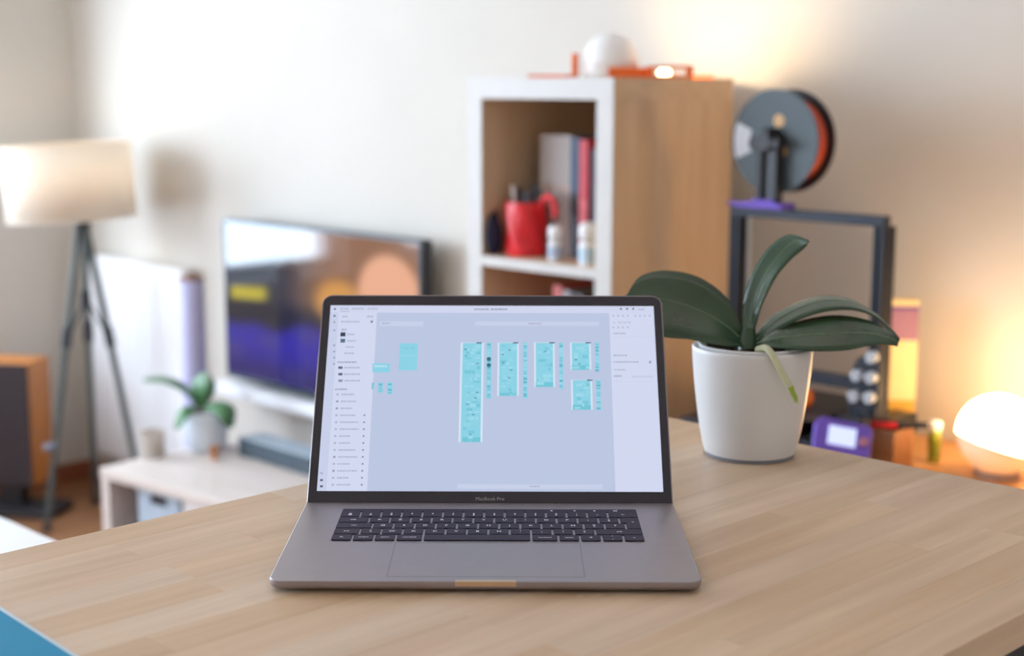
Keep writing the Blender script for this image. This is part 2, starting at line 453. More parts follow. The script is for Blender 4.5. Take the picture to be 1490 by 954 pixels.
def laptop():
    LW, LD, TOP = .3493, .2407, .0105
    base_loc = Vector(((-.0207 - 1.1438) * S5, (-.0207 + 1.1438) * S5, TABLE))
    t = thing('laptop', 'open space grey laptop showing a design program, standing on the bar table', 'laptop', base_loc, math.radians(45) - .0006)
    # body: rounded slab with tapered underside
    prof = [(.016, .0012), (.0045, .0022), (.0012, .0038), (.0002, .0056), (0, .0068), (0, .0100), (.0004, .01045)]
    bm = bmesh.new(); rings = []
    for ins, z in prof:
        rings.append([bm.verts.new((x, y, z)) for x, y in rrect(-LW / 2 + ins, LW / 2 - ins, ins, LD - ins, max(.003, .0115 - ins), 8)])
    n = len(rings[0])
    for a, b in zip(rings, rings[1:]):
        for i in range(n): bm.faces.new((a[i], a[(i + 1) % n], b[(i + 1) % n], b[i]))
    bm.faces.new(rings[0][::-1]); bm.faces.new(rings[-1])
    body = mkobj('body', bm, ALU, t, True)
    TOPZ = .01045
    # finger scoop in the front edge
    mkobj('finger_notch', bx(-.0245, .0245, -.00025, .004, .0062, TOPZ + .00012, .0002), ALUF, t)
    for sx in (-1, 1):
        for yy in (.022, LD - .022):
            mkobj('rubber_foot', cyl((sx * .14, yy, 0), (sx * .14, yy, .0013), .008), BLACKP, t)
    # trackpad: a plate in a fine recess line
    g = .0003
    fr = bmesh.new()
    for a in ((-.08 - g, .08 + g, .0118 - g, .0118), (-.08 - g, .08 + g, .1018, .1018 + g), (-.08 - g, -.08, .0118, .1018), (.08, .08 + g, .0118, .1018)):
        bx(*a, TOPZ - .0002, TOPZ + .00006, bm=fr)
    tp = mkobj('trackpad', bx(-.08, .08, .0118, .1018, TOPZ - .0002, TOPZ + .00003), ALU, t)
    mkobj('trackpad_groove', fr, BLACKP, tp)
    # keys
    KW, K0, K1 = .2761, .1061, .2043
    U = KW / 14.5; BAR = .0098; RP = (K1 - K0 - BAR) / 5; G = .0021; KH = .0011
    kx0 = -KW / 2
    cache = {}
    def key(x, w_, row_y, h_, legend, size=.0042, small=False, off=(0, 0)):
        k = (round(w_, 4), round(h_, 4))
        if k not in cache:
            b = prism(rrect(-w_ / 2, w_ / 2, -h_ / 2, h_ / 2, .0013, 3), 0, KH)
            bmesh.ops.recalc_face_normals(b, faces=b.faces)
            me = bpy.data.meshes.new('key'); b.to_mesh(me); b.free(); cache[k] = me
        o = link('key', cache[k], KEYM, t, (x, row_y, TOPZ))
        if legend:
            link('key_legend', text_mesh(legend, size), INK, o, (off[0], off[1], KH + .00003))
        return o
    def row(r, items):
        x = kx0; y = K0 + RP * r + RP / 2
        for u, leg in items:
            w_ = u * U
            sz = .0056 if leg and len(leg) <= 1 else .0042
            if leg and len(leg) > 3: sz = .0030
            key(x + w_ / 2, w_ - G, y, RP - G, leg, sz)
            x += w_
    row(4, [(1, '#\n@')] + [(1, a) for a in ('1\n&', '2\né', '3\n"', "4\n'", '5\n(', '6\n§', '7\nè', '8\n!', '9\nç', '0\nà', '°\n)', '_\n-')] + [(1.5, '<-')])
    row(3, [(1.5, 'tab')] + [(1, a) for a in 'AZERTYUIOP'] + [(1, '¨\n^'), (1, '*\n$')])
    row(2, [(1.75, 'caps')] + [(1, a) for a in 'QSDFGHJKLM'] + [(1, '%\nù'), (1, '£\n`')])
    row(1, [(1.25, 'shift'), (1, '>\n<')] + [(1, a) for a in 'WXCVBN'] + [(1, '?\n,'), (1, '.\n;'), (1, '/\n:'), (1, '+\n='), (2.25, 'shift')])
    row(0, [(1, 'fn'), (1, 'control'), (1, 'option'), (1.25, 'command'), (5, None), (1.25, 'command'), (1, 'option'), (1, '<')])
    # arrow keys
    x = kx0 + 12.5 * U; y = K0 + RP / 2; hh = (RP - G) / 2 - .0002
    key(x + U / 2, U - G, y + hh / 2 + .0002, hh, '^', .0034)
    key(x + U / 2, U - G, y - hh / 2 - .0002, hh, 'v', .003)
    key(x + 1.5 * U, U - G, y, RP - G, '>', .0038)
    # return key: L-shaped
    xr = kx0 + KW - G / 2; xa = kx0 + 13.5 * U + G / 2; xb = kx0 + 13.75 * U + G / 2
    y2 = K0 + RP * 4 - G / 2; y1 = K0 + RP * 3 + G / 2; y0 = K0 + RP * 2 + G / 2
    o = mkobj('key', prism([(xb, y0), (xr, y0), (xr, y2), (xa, y2), (xa, y1), (xb, y1)], 0, KH), KEYM, t, loc=(0, 0, TOPZ))
    link('key_legend', text_mesh('<', .004), INK, o, ((xb + xr) / 2, (y0 + y2) / 2 + .003, KH + .00003))
    # touch strip and power key
    yb0, yb1 = K1 - BAR + .0004, K1
    ts = mkobj('touch_strip', prism(rrect(kx0 + G / 2, kx0 + 13.5 * U - .0003, yb0, yb1, .0012, 3), TOPZ, TOPZ + .0006), KEYM, t)
    icons = bmesh.new()
    for ix in (.058, .0795, .098, .1165):
        bx(ix - .001, ix + .001, (yb0 + yb1) / 2 - .001, (yb0 + yb1) / 2 + .001, TOPZ + .0006, TOPZ + .00063, bm=icons)
    bx(.116, .122, (yb0 + yb1) / 2 - .0006, (yb0 + yb1) / 2 + .0006, TOPZ + .0006, TOPZ + .00063, bm=icons)
    mkobj('strip_icons', icons, INK, ts)
    mkobj('power_key', prism(rrect(kx0 + 13.5 * U + .0003, kx0 + KW - G / 2, yb0, yb1, .0012, 3), TOPZ, TOPZ + .0007), KEYM, t)
    # hinge cover
    HY, LID = .2267, .6882
    # lid in its own frame: x right, y up along the lid, z out of the display
    lm = Matrix.Translation((0, HY, TOP)) @ Matrix.Rotation(math.pi / 2 - LID, 4, 'X')
    LT = .2318
    def lid_out(x0, x1, y0, y1, r, seg=8):
        o = [(x0, y0), (x1, y0)]
        for cx, a0 in ((x1 - r, 0), (x0 + r, 90)):
            for i in range(seg + 1):
                a = math.radians(a0 + 90 * i / seg); o.append((cx + r * math.cos(a), y1 - r + r * math.sin(a)))
        return o
    def put(o):
        o.matrix_local = lm; return o
    lid = put(mkobj('lid', prism(lid_out(-LW / 2, LW / 2, .0005, LT, .0105), -.0048, -.0004, .0006), ALU, t, True))
    gl = mkobj('bezel', prism(lid_out(-LW / 2 + .0012, LW / 2 - .0012, .0008, LT - .0012, .0095), -.0005, .0), BEZEL, lid)
    mkobj('hinge_cover', cyl((-.137, -.0015, -.0032), (.137, -.0015, -.0032), .0034, seg=14), BLACKP, lid)
    tx = link('maker_lettering', text_mesh('MacBook Pro', .0050, .00002), mat('bezel_ink', (150, 146, 150), .6), lid, (0.0, .0042, .00005))
    # display picture: flat print built as coloured rectangles
    SW, SH, S0 = .3314, .2071, .012
    me = bpy.data.meshes.new('display'); vs_, fs_, cs_ = [], [], []
    layer = [0]
    def quad(u0, v0, u1, v1, c, z, shear=None):
        u0, u1 = max(u0, 0), min(u1, 1); v0, v1 = max(v0, 0), min(v1, 1)
        i = len(vs_)
        for u, v in ((u0, v1), (u1, v1), (u1, v0), (u0, v0)):
            vs_.append((-SW / 2 + u * SW, S0 + (1 - v) * SH, z))
        fs_.append((i, i + 1, i + 2, i + 3)); cs_.append((*lin(c), 1))
    def px(x0, y0, x1, y1, c, z=.0001):
        a = scr(x0, y0); b = scr(x1, y1); quad(a[0], a[1], b[0], b[1], c, z)
    CANV = (186, 197, 224); PAN = (208, 215, 238); PALE = (198, 207, 232); INKC = (170, 178, 204); DK = (104, 108, 134)
    CY = (138, 208, 228); CYD = (116, 196, 216); CYL = (158, 217, 234)
    quad(0, 0, 1, 1, CANV, .00004)
    uL = .145; uR = .862
    quad(0, 0, 1, .042, (206, 212, 236), .00006)
    quad(0, .042, uL, 1, PAN, .00006); quad(uR, .042, 1, 1, PAN, .00006)
    quad(0, .042, .027, 1, (198, 206, 232), .00008)
    def word(x0, x1, y, c=INKC, h=2.2, z=.00012):
        """an unreadable line of small type: a run of short strokes"""
        x = x0
        while x < x1 - .5:
            w_ = random.uniform(1.2, 4.5); px(x, y - h / 2, min(x + w_, x1), y + h / 2, c, z); x += w_ + random.uniform(.5, 1.1)
    for x0, x1, y in ((494, 506, 448.5), (511, 528, 448.5), (534, 548, 448.5)): word(x0, x1, y)
    px(494, 452, 507, 453, (160, 168, 196), .00012)
    word(690, 711, 449.5, (140, 146, 170)); word(714, 738, 449.5, (140, 146, 170))
    for x in (486, 904, 913, 922): px(x - 1.4, 447.6, x + 1.4, 450.4, DK, .00012)
    word(929, 938, 450)
    for y in (459, 468, 480, 502, 511, 520, 529): px(484, y - 1.2, 486.5, y + 1.2, (140, 148, 176), .00012)
    px(484.4, 457.6, 487, 460.4, DK, .00013)
    for y in (688, 698, 707): px(465.5, y - 1.5, 469.5, y + 1.5, (88, 92, 118) if y > 690 else INKC, .00013)
    # left panel
    word(497, 505, 460); word(533, 542, 460); word(495, 522, 467.5); px(538.5, 466, 541.5, 469, DK, .00013)
    word(496, 503, 479, (160, 168, 196))
    px(494.5, 483, 501.5, 489, (54, 58, 82), .00013); px(494.5, 492.5, 501, 498, (84, 112, 130), .00013)
    for y, a, b in ((486, 504, 516), (495.5, 504, 517), (504.5, 502, 514), (513.5, 500, 514)): word(a, b, y, (172, 180, 206))
    word(490, 518, 526.5, (156, 164, 190))
    for i, y in enumerate((534.5, 544, 553.5)):
        px(491.5, y - 1.8, 497.5, y + 1.8, (90, 96, 124) if i < 2 else (140, 146, 172), .00013); word(500, 523, y)
    word(487, 504, 566, (156, 164, 190))
    for i in range(14):
        y = 573.5 + i * 10.1
        word(496 - i * .5, 511 - i * .5 + random.uniform(0, 14), y, (172, 180, 206))
        px(489 - i * .5, y - 1.5, 492 - i * .5, y + 1.5, (170, 178, 204) if i not in (1, 2, 9, 11) else (146, 152, 178), .00013)
        if i > 2: px(529.5 - i * .35, y - 1.2, 532 - i * .35, y + 1.2, (130, 136, 162), .00013)
    # canvas boards
    px(552, 467, 615, 474, PALE, .00008); word(555, 567, 470)
    px(691, 467, 872, 474, PALE, .00008); word(769, 788, 470.5)
    px(666, 704, 877, 711.5, PALE, .00008); word(771, 786, 707.5)
    def board(x0, y0, x1, y1, rows, margin=2.6, tab=True):
        px(x0, y0, x1, y1, (212, 226, 242), .0001)
        px(x0 + margin, y0 + .6, x1 - margin, y1, CY, .00012)
        y = y0 + 4
        while y < y1 - 3:
            h = random.uniform(1.2, 5)
            for c in range(random.choice((1, 2, 3))):
                a = random.uniform(x0 + margin + .5, x1 - margin - 5); b = min(a + random.uniform(3, 11), x1 - margin - .5)
                px(a, y, b, min(y + h, y1 - .5), random.choice((CYL, CYL, CYD, (146, 212, 230))), .00014)
            if random.random() < .16:
                a = random.uniform(x0 + margin + 1, x1 - margin - 5); px(a, y, a + 4, y + 1.1, (70, 110, 140), .00016)
            y += h + random.uniform(.6, 2)
        px(x0 + margin, y1 - 7, x1 - margin, y1, (112, 196, 214), .00013)
        if tab: px(x1 - margin - 6, y0 - .2, x1 - margin + 2, y0 + 1.4, (64, 78, 106), .00017)
    def strip(x0, y0, x1, y1):
        px(x0, y0, x1, y1, CY, .0001); y = y0 + 2
        while y < y1 - 2:
            px(x0 + .6, y, x1 - .6, y + random.uniform(1, 3), random.choice((CYD, CYL, (92, 178, 200))), .00014); y += random.uniform(2, 5.5)
    px(581, 499, 606, 538.5, CY, .0001); px(581, 516.6, 606, 518, CYL, .00014)
    for i in range(7): px(584 + i * 3, 504 + (i % 3) * 2, 586 + i * 3, 505, CYD, .00014)
    px(541.5, 528, 566, 541.5, CY, .0001)
    for i in range(6): px(544 + i * 3.2, 531, 545.6 + i * 3.2, 534, (206, 228, 240), .00014)
    px(540.5, 556, 543, 566, CYD, .0001)
    strip(550, 556, 556, 571); strip(563.5, 556, 570, 573)
    board(670, 498, 702, 643, 1, 3); strip(708, 498, 714.3, 580)
    for y in (522, 531):
        i = len(vs_); uc, vc = scr(711.2, y)
        for k in range(12):
            a = math.pi * 2 * k / 12
            vs_.append((-SW / 2 + uc * SW + .0023 * math.cos(a), S0 + (1 - vc) * SH + .0023 * math.sin(a), .00018))
        fs_.append(tuple(range(i, i + 12))); cs_.append((*lin((52, 112, 130)), 1))
    board(724, 498, 755, 576, 1); strip(761, 498, 767.3, 580)
    board(777, 498, 808, 563, 1); strip(813.5, 498, 819.8, 566)
    board(829.5, 498, 861, 538, 1); strip(866, 498, 872.5, 540)
    board(831, 552.5, 863, 596, 1); strip(867.5, 553, 875, 597)
    # right panel
    for x in (893, 900, 907, 914, 925, 932, 939, 946): px(x - 1.4, 457.8, x + 1.4, 460.6, (176, 184, 210), .00013)
    word(893, 895, 469, (172, 180, 206)); word(900, 920, 469, (184, 192, 216))
    for x in (893, 900, 907, 914): px(x - 1.4, 474.8, x + 1.4, 477.4, (176, 184, 210), .00013)
    word(893, 911, 485, (170, 178, 204)); px(892, 490, 950, 490.5, (190, 198, 222), .00013)
    word(893, 913, 517, (170, 178, 204)); word(893, 930, 526.5, (170, 178, 204)); px(945, 525, 948.5, 528.5, (146, 152, 180), .00013)
    word(894, 911, 538, (180, 188, 212)); word(894, 905, 547, (160, 168, 194)); word(920, 951, 548, (190, 198, 220)); px(893, 555, 953, 555.5, (188, 196, 220), .00013)
    me.from_pydata(vs_, [], fs_); me.update()
    ca = me.color_attributes.new('picture', 'FLOAT_COLOR', 'CORNER')
    for f, c in zip(me.polygons, cs_):
        for li in f.loop_indices: ca.data[li].color = c
    link('display', me, vcol_screen('laptop_display', 1.0, .35, .25), lid)
laptop()

# ------------------------------------------------------------------ orchid on the table
def leaf_mesh(A, Mid, B, pot_inv, n=22, m=7, D=1.6):
    a, c, b = spline(A, n), spline(Mid, n), spline(B, n)
    bm = bmesh.new(); rows = []
    for i in range(n):
        pa, pc, pb = (pot_inv @ atD(q[0], q[1], D + q[2]) for q in (a[i], c[i], b[i]))
        r = []
        for j in range(m):
            s = j / (m - 1)
            # quadratic through the three points gives each blade its cupped section
            q_ = pa * (2 * (s - .5) * (s - 1)) + pc * (-4 * s * (s - 1)) + pb * (2 * s * (s - .5))
            l_ = pa.lerp(pc, s * 2) if s < .5 else pc.lerp(pb, s * 2 - 1)
            r.append(bm.verts.new(q_ * .55 + l_ * .45))
        rows.append(r)
    for p, q in zip(rows, rows[1:]):
        for j in range(m - 1): bm.faces.new((p[j], p[j + 1], q[j + 1], q[j]))
    return bm
def solid(o, th):
    md = o.modifiers.new('thickness', 'SOLIDIFY'); md.thickness = th; md.offset = 0
    return o

def orchid():
    c = atZ(1101, 676, TABLE) + FWD * .050
    t = thing('potted_orchid', 'orchid with broad dark leaves in a white pot on the bar table beside the laptop', 'potted plant', (c.x, c.y, TABLE), math.radians(45))
    inv = (Matrix.Translation((c.x, c.y, TABLE)) @ Matrix.Rotation(math.radians(45), 4, 'Z')).inverted()
    D = depth_of((c.x, c.y, TABLE + .12))
    prof = [(.0475, .0035), (.0500, .0045), (.0522, .012), (.0562, .032), (.0600, .058), (.0629, .082), (.0648, .103), (.0658, .1165), (.0661, .1205), (.0651, .1222), (.0634, .1218), (.0624, .1195), (.0608, .111), (.056, .09), (.050, .07)]
    mkobj('pot', lathe(prof, 64, True, True), POT, t, True)
    mkobj('foot_ring', lathe([(.046, 0), (.049, .0006), (.049, .0044), (.045, .0046)], 48), mat('grey_foot', (120, 122, 134), .5), t, True)
    # clear-white nursery liner standing in the pot
    lin_b = lathe([(.050, .085), (.0575, .110), (.0592, .1225), (.0600, .1243), (.0586, .1248), (.0565, .1225), (.0545, .110)], 56, False, False)
    mkobj('liner', lin_b, PWHITE, t, True)
    bk = bmesh.new()
    for i in range(70):
        r = .052 * math.sqrt(random.random()); a = random.random() * 6.283; s = random.uniform(.004, .009)
        b = bx(-s, s, -s * .6, s * .6, -s * .4, s * .4, s * .15, seg=1)
        merge(bk, b, Matrix.Translation((r * math.cos(a), r * math.sin(a), .1145 + random.uniform(-.003, .004))) @ Euler((random.uniform(-.7, .7), random.uniform(-.7, .7), random.random() * 6)).to_matrix().to_4x4())
    cyl((0, 0, .09), (0, 0, .112), .0545, seg=40, bm=bk)
    o = mkobj('bark', bk, BARK, t); o['kind'] = 'stuff'
    # stem
    mkobj('stem', tube([inv @ atD(1088, 512, D - .004), inv @ atD(1087, 495, D), inv @ atD(1089, 478, D + .002)], [.012, .008], 12), LEAF, t, True)
    L = [
     ([(1084, 496, 0), (1064, 442, .022), (1022, 406, .035), (972, 394, .04), (932, 402, .03), (911, 430, 0)],
      [(1084, 499, -.002), (1050, 470, .004), (1004, 447, .006), (964, 436, .006), (932, 432, .004), (910, 432, 0)],
      [(1082, 504, -.01), (1050, 503, -.030), (1004, 493, -.045), (962, 488, -.050), (930, 466, -.035), (909, 435, 0)]),
     ([(1081, 486, 0), (1080, 452, .012), (1092, 402, .022), (1117, 362, .022), (1147, 341, .008), (1176, 350, -.012)],
      [(1088, 488, -.004), (1096, 452, .004), (1112, 404, .010), (1137, 368, .010), (1158, 350, .002), (1177, 351, -.012)],
      [(1096, 488, -.004), (1107, 447, -.012), (1128, 404, -.008), (1150, 378, -.004), (1168, 363, -.006), (1178, 353, -.012)]),
     ([(1096, 492, 0), (1120, 463, .02), (1152, 444, .03), (1192, 431, .035), (1232, 434, .035), (1272, 455, .02), (1308, 490, .0)],
      [(1098, 498, -.003), (1127, 470, .004), (1163, 449, .01), (1202, 438, .015), (1242, 441, .015), (1278, 460, .01), (1309, 493, 0)],
      [(1100, 503, -.006), (1134, 479, -.014), (1174, 460, -.014), (1212, 451, -.01), (1250, 452, -.005), (1282, 467, -.002), (1308, 497, 0)]),
     ([(1103, 498, -.012), (1130, 480, -.012), (1172, 465, -.006), (1217, 459, -.004), (1262, 466, -.006), (1294, 482, -.01), (1306, 491, -.016)],
      [(1102, 500, -.016), (1130, 493, -.030), (1176, 488, -.034), (1224, 485, -.034), (1264, 485, -.030), (1292, 491, -.022), (1307, 498, -.016)],
      [(1102, 502, -.020), (1130, 506, -.045), (1180, 510, -.066), (1230, 509, -.062), (1266, 502, -.048), (1290, 501, -.030), (1305, 504, -.016)]),
    ]
    labs = ['broad leaf arching left behind the laptop lid', 'narrow upright leaf with a curled tip', 'upper of the two leaves reaching right', 'lower, nearer of the two leaves reaching right']
    for (A, Mi, B), lb in zip(L, labs):
        o = solid(mkobj('leaf', leaf_mesh(A, Mi, B, inv, D=D), LEAF, t, True), .0016); o['label'] = lb
        mkobj('midrib', tube([inv @ atD(q[0], q[1], D + q[2]) for q in spline(Mi, 20)], [.0017, .0008], 8), MIDRIB, o, True)
    # aerial root over the rim
    rp = [(1103, 509, -.045), (1112, 506, -.058), (1120, 511, -.068), (1130, 527, -.071), (1139, 545, -.070), (1150, 562, -.069), (1157, 578, -.067), (1159, 587, -.066)]
    o = mkobj('aerial_root', tube([inv @ atD(a, b, D + d) for a, b, d in rp], [.0040, .0030], 10, 24), ROOT, t, True)
    mkobj('root_tip', tube([inv @ atD(a, b, D + d - .0003) for a, b, d in rp[5:]], [.0033, .0026], 10, 10), ROOTT, o, True)
orchid()

# ------------------------------------------------------------------ blue sheet at the near corner of the table
def blue_sheet():
    a = atZ(-30, 866, TABLE); b = atZ(112, 956, TABLE)
    d = (b - a).normalized(); nrm = Vector((d.y, -d.x, 0))
    if nrm.dot(FWD) > 0: nrm = -nrm
    m = mat('blue_print', (26, 142, 186), .6, var=.03, spec=.2); e = mat('paper_edge', (200, 214, 224), .7)
    rz = math.atan2(d.y, d.x)
    # keep the sheet on the table: its own x axis runs along the visible edge
    ln, dp = .30, .21
    p = a - d * .03
    t = thing('magazine', 'blue printed magazine lying at the near left corner of the bar table', 'magazine', (p.x, p.y, TABLE), rz)
    sg = 1 if (Matrix.Rotation(rz, 3, 'Z') @ Vector((0, 1, 0))).dot(nrm) > 0 else -1
    y0, y1 = sorted((0, sg * dp))
    mkobj('pages', bx(0, ln, y0, y1, 0, .0022, .0003), e, t)
    ys0, ys1 = sorted((sg * .004, sg * dp))
    cv = mkobj('cover', bx(0.003, ln - .003, ys0, ys1, .0022, .00245), m, t)
    st = bmesh.new()
    for i in range(6):
        yy = sg * (.045 + i * .011); a0, a1 = sorted((yy, yy + sg * .004))
        bx(.02, .115 - .006 * (i % 3), a0, a1, .00245, .0025, bm=st)
    mkobj('printed_lines', st, mat('dark_teal_ink', (30, 108, 138), .5), cv)
blue_sheet()

# ------------------------------------------------------------------ bookcase and what stands in it
BX0, BX1, BY0, BY1, BH = -2.377, -1.957, 2.238, 2.628, 1.470
def bookcase():
    t = thing('bookcase', 'tall narrow oak veneer bookcase with pale front edges', 'bookcase', ((BX0 + BX1) / 2, (BY0 + BY1) / 2, 0))
    ox, oy = (BX0 + BX1) / 2, (BY0 + BY1) / 2
    W, D = (BX1 - BX0) / 2, (BY1 - BY0) / 2; T = .044; e = .004
    EDGE = mat('pale_edge', (200, 197, 194), .5, var=.02)
    for s in (-1, 1):
        x0, x1 = sorted((s * W, s * (W - T)))
        o = mkobj('side_panel', bx(x0, x1, -D + e, D, 0, BH - T, .0008), OAK, t)
        mkobj('edge_band', bx(x0, x1, -D, -D + e, 0, BH - T, .0006), EDGE, o)
    o = mkobj('top_panel', bx(-W, W, -D + e, D, BH - T, BH, .0008), OAKX, t)
    mkobj('edge_band', bx(-W, W, -D, -D + e, BH - T, BH, .0006), EDGE, o)
    o = mkobj('bottom_panel', bx(-W + T, W - T, -D + e, D, 0, T), OAKX, t)
    mkobj('edge_band', bx(-W + T, W - T, -D, -D + e, 0, T), EDGE, o)
    z = 1.087
    for i in range(3):
        o = mkobj('shelf', bx(-W + T, W - T, -D + e, D - .008, z - .021, z), OAKX, t)
        mkobj('edge_band', bx(-W + T, W - T, -D, -D + e, z - .021, z), EDGE, o)
        z -= .356
    mkobj('back_panel', bx(-W + T, W - T, D - .006, D, T, BH - T), OAK, t)
bookcase()

SHZ = 1.087
def rot_at(p, rz=0): return Matrix.Translation(p) @ Matrix.Rotation(rz, 4, 'Z')
def shelf_items():
    # red cup with twisted ribs and pens
    p = Vector((-2.272, 2.315, SHZ))
    t = thing('pen_cup', 'red twist-ribbed cup holding pens in the upper bookcase cell', 'cup', p, 0)
    def rf(r, z, a): return r * (1 + .06 * math.sin(5 * a + z * 60))
    pr = [(.040, 0), (.043, .004)] + [(.044, .004 + .108 * i / 14) for i in range(1, 15)] + [(.0435, .117), (.041, .117), (.0405, .02)]
    mkobj('body', lathe(pr, 60, True, True, rf), RED, t, True)
    mkobj('handle', tube([(.038, .004, .098), (.050, .004, .126), (.068, .004, .130), (.082, .004, .112), (.082, .004, .088)], [.008, .007], 12, 20), RED, t, True)
    pens = [(-.018, -.012, .148, -.12, (224, 224, 226), 'white'), (.012, -.02, .135, .10, (70, 86, 96), 'slate'), (.006, .014, .152, .05, (52, 46, 70), 'dark'), (-.022, .012, .140, -.1, (40, 58, 96), 'navy'), (.020, .008, .142, .14, (60, 84, 70), 'green')]
    for x, y, h, k, c, nm in pens:
        b = p + Vector((x * .6, y * .6, .021)); q = p + Vector((x + k * .1, y, h + .004))
        o = thing('pen', '%s pen standing in the red cup' % nm, 'pen', b, 0, 'pens in the red cup')
        m = mat('pen_' + nm, c, .4)
        d = q - b
        mkobj('barrel', cyl((0, 0, 0), d * .82, .0048, .0048), m, o, True)
        mkobj('cap', cyl(d * .82, d, .0058, .005), m, o, True)
    # navy pouch slumped at the left
    bm = bmesh.new()
    bmesh.ops.create_uvsphere(bm, u_segments=24, v_segments=16, radius=1)
    for v in bm.verts:
        c = v.co; k = .5 + .5 * c.z
        v.co = Vector((c.x * .010 * (1.1 - .3 * k), c.y * .024 * (1.1 - .35 * k), (.046 + .046 * c.z) * (1 + .08 * math.sin(7 * c.x + 4 * c.y))))
    tag(mkobj('pouch', bm, NAVY, None, True, (-2.3215, 2.266, SHZ)), 'dark navy cloth pouch leaning left of the red cup', 'pouch')
    # books, spines to the front
    def book(x0, x1, y0, h, d, col, label, z=SHZ, bandc=None, name='book'):
        t = thing(name, label, 'book', ((x0 + x1) / 2, y0, z), 0, 'books in the bookcase')
        hw = (x1 - x0) / 2; m = mat('cover_%d_%d_%d' % col, col, .5)
        mkobj('cover', merge(merge(bx(-hw, -hw + .002, .001, d, 0, h), bx(hw - .002, hw, .001, d, 0, h)), bx(-hw, hw, -.001, .002, 0, h, .0006)), m, t)
        mkobj('pages', bx(-hw + .002, hw - .002, .002, d - .004, .003, h - .004), mat('page_edges', (226, 218, 200), .8, scale=200), t)
        if bandc:
            mkobj('spine_band', bx(-hw + .0005, hw - .0005, -.0016, -.001, bandc[0] * h, bandc[1] * h), mat('band_%d_%d_%d' % bandc[2], bandc[2], .5), t)
    bxs = lambda p, Y: atY(p, 300, Y).x
    z2 = 1.087 - .356
    YB = 2.36
    book(bxs(786, YB), bxs(832, YB) - .001, YB, .262, .20, (178, 170, 168), 'thick pale grey book in the upper bookcase cell', bandc=(.55, .58, (196, 166, 152)))
    book(bxs(832, YB) + .001, bxs(846, YB) - .001, YB - .006, .258, .19, (40, 66, 100), 'dark blue book between the pale grey and the red book', bandc=(0.02, .55, (46, 48, 62)))
    book(bxs(846, YB) + .001, bxs(859, YB) - .001, YB - .008, .254, .19, (196, 38, 54), 'red book in the upper bookcase cell', bandc=(.3, .5, (212, 92, 100)))
    book(bxs(859, YB) + .001, bxs(869, YB), YB - .002, .235, .19, (60, 34, 56), 'dark plum book just right of the red book in the bookcase')
    book(bxs(806, 2.31), bxs(819, 2.31) - .001, 2.31, .300, .19, (200, 96, 92), 'coral red book in the lower bookcase cell', z2)
    book(bxs(819, 2.31) + .001, bxs(832, 2.31) - .001, 2.31, .292, .19, (150, 146, 150), 'mid grey book in the lower bookcase cell', z2)
    book(bxs(832, 2.31) + .001, bxs(850, 2.31), 2.31, .288, .19, (70, 66, 74), 'charcoal book in the lower bookcase cell', z2)
    # two small white bottles near the shelf front
    def bottle(x, y, s, label, lc):
        t = thing('bottle', label, 'bottle', (x, y, SHZ))
        mkobj('body', lathe([(.013 * s, 0), (.0145 * s, .002), (.0145 * s, .036 * s), (.011 * s, .041 * s), (.007 * s, .043 * s)], 28), PWHITE, t, True)
        mkobj('label', lathe([(.0147 * s, .006 * s), (.0147 * s, .030 * s)], 28, False, False), mat('label_%s' % label[:4], lc, .5), t, True)
        mkobj('cap', lathe([(.0135 * s, .0435 * s), (.0145 * s, .045 * s), (.0145 * s, .064 * s), (.011 * s, .070 * s), (.004 * s, .072 * s)], 24), PWHITE, t, True)
    bottle(atY(808, 370, 2.285).x, 2.285, 1.06, 'small white bottle with a blue-grey label right beside the red cup', (176, 190, 214))
    bottle(atY(855, 370, 2.272).x, 2.272, 1.25, 'taller white bottle with a pale blue label against the bookcase side', (190, 214, 232))
shelf_items()

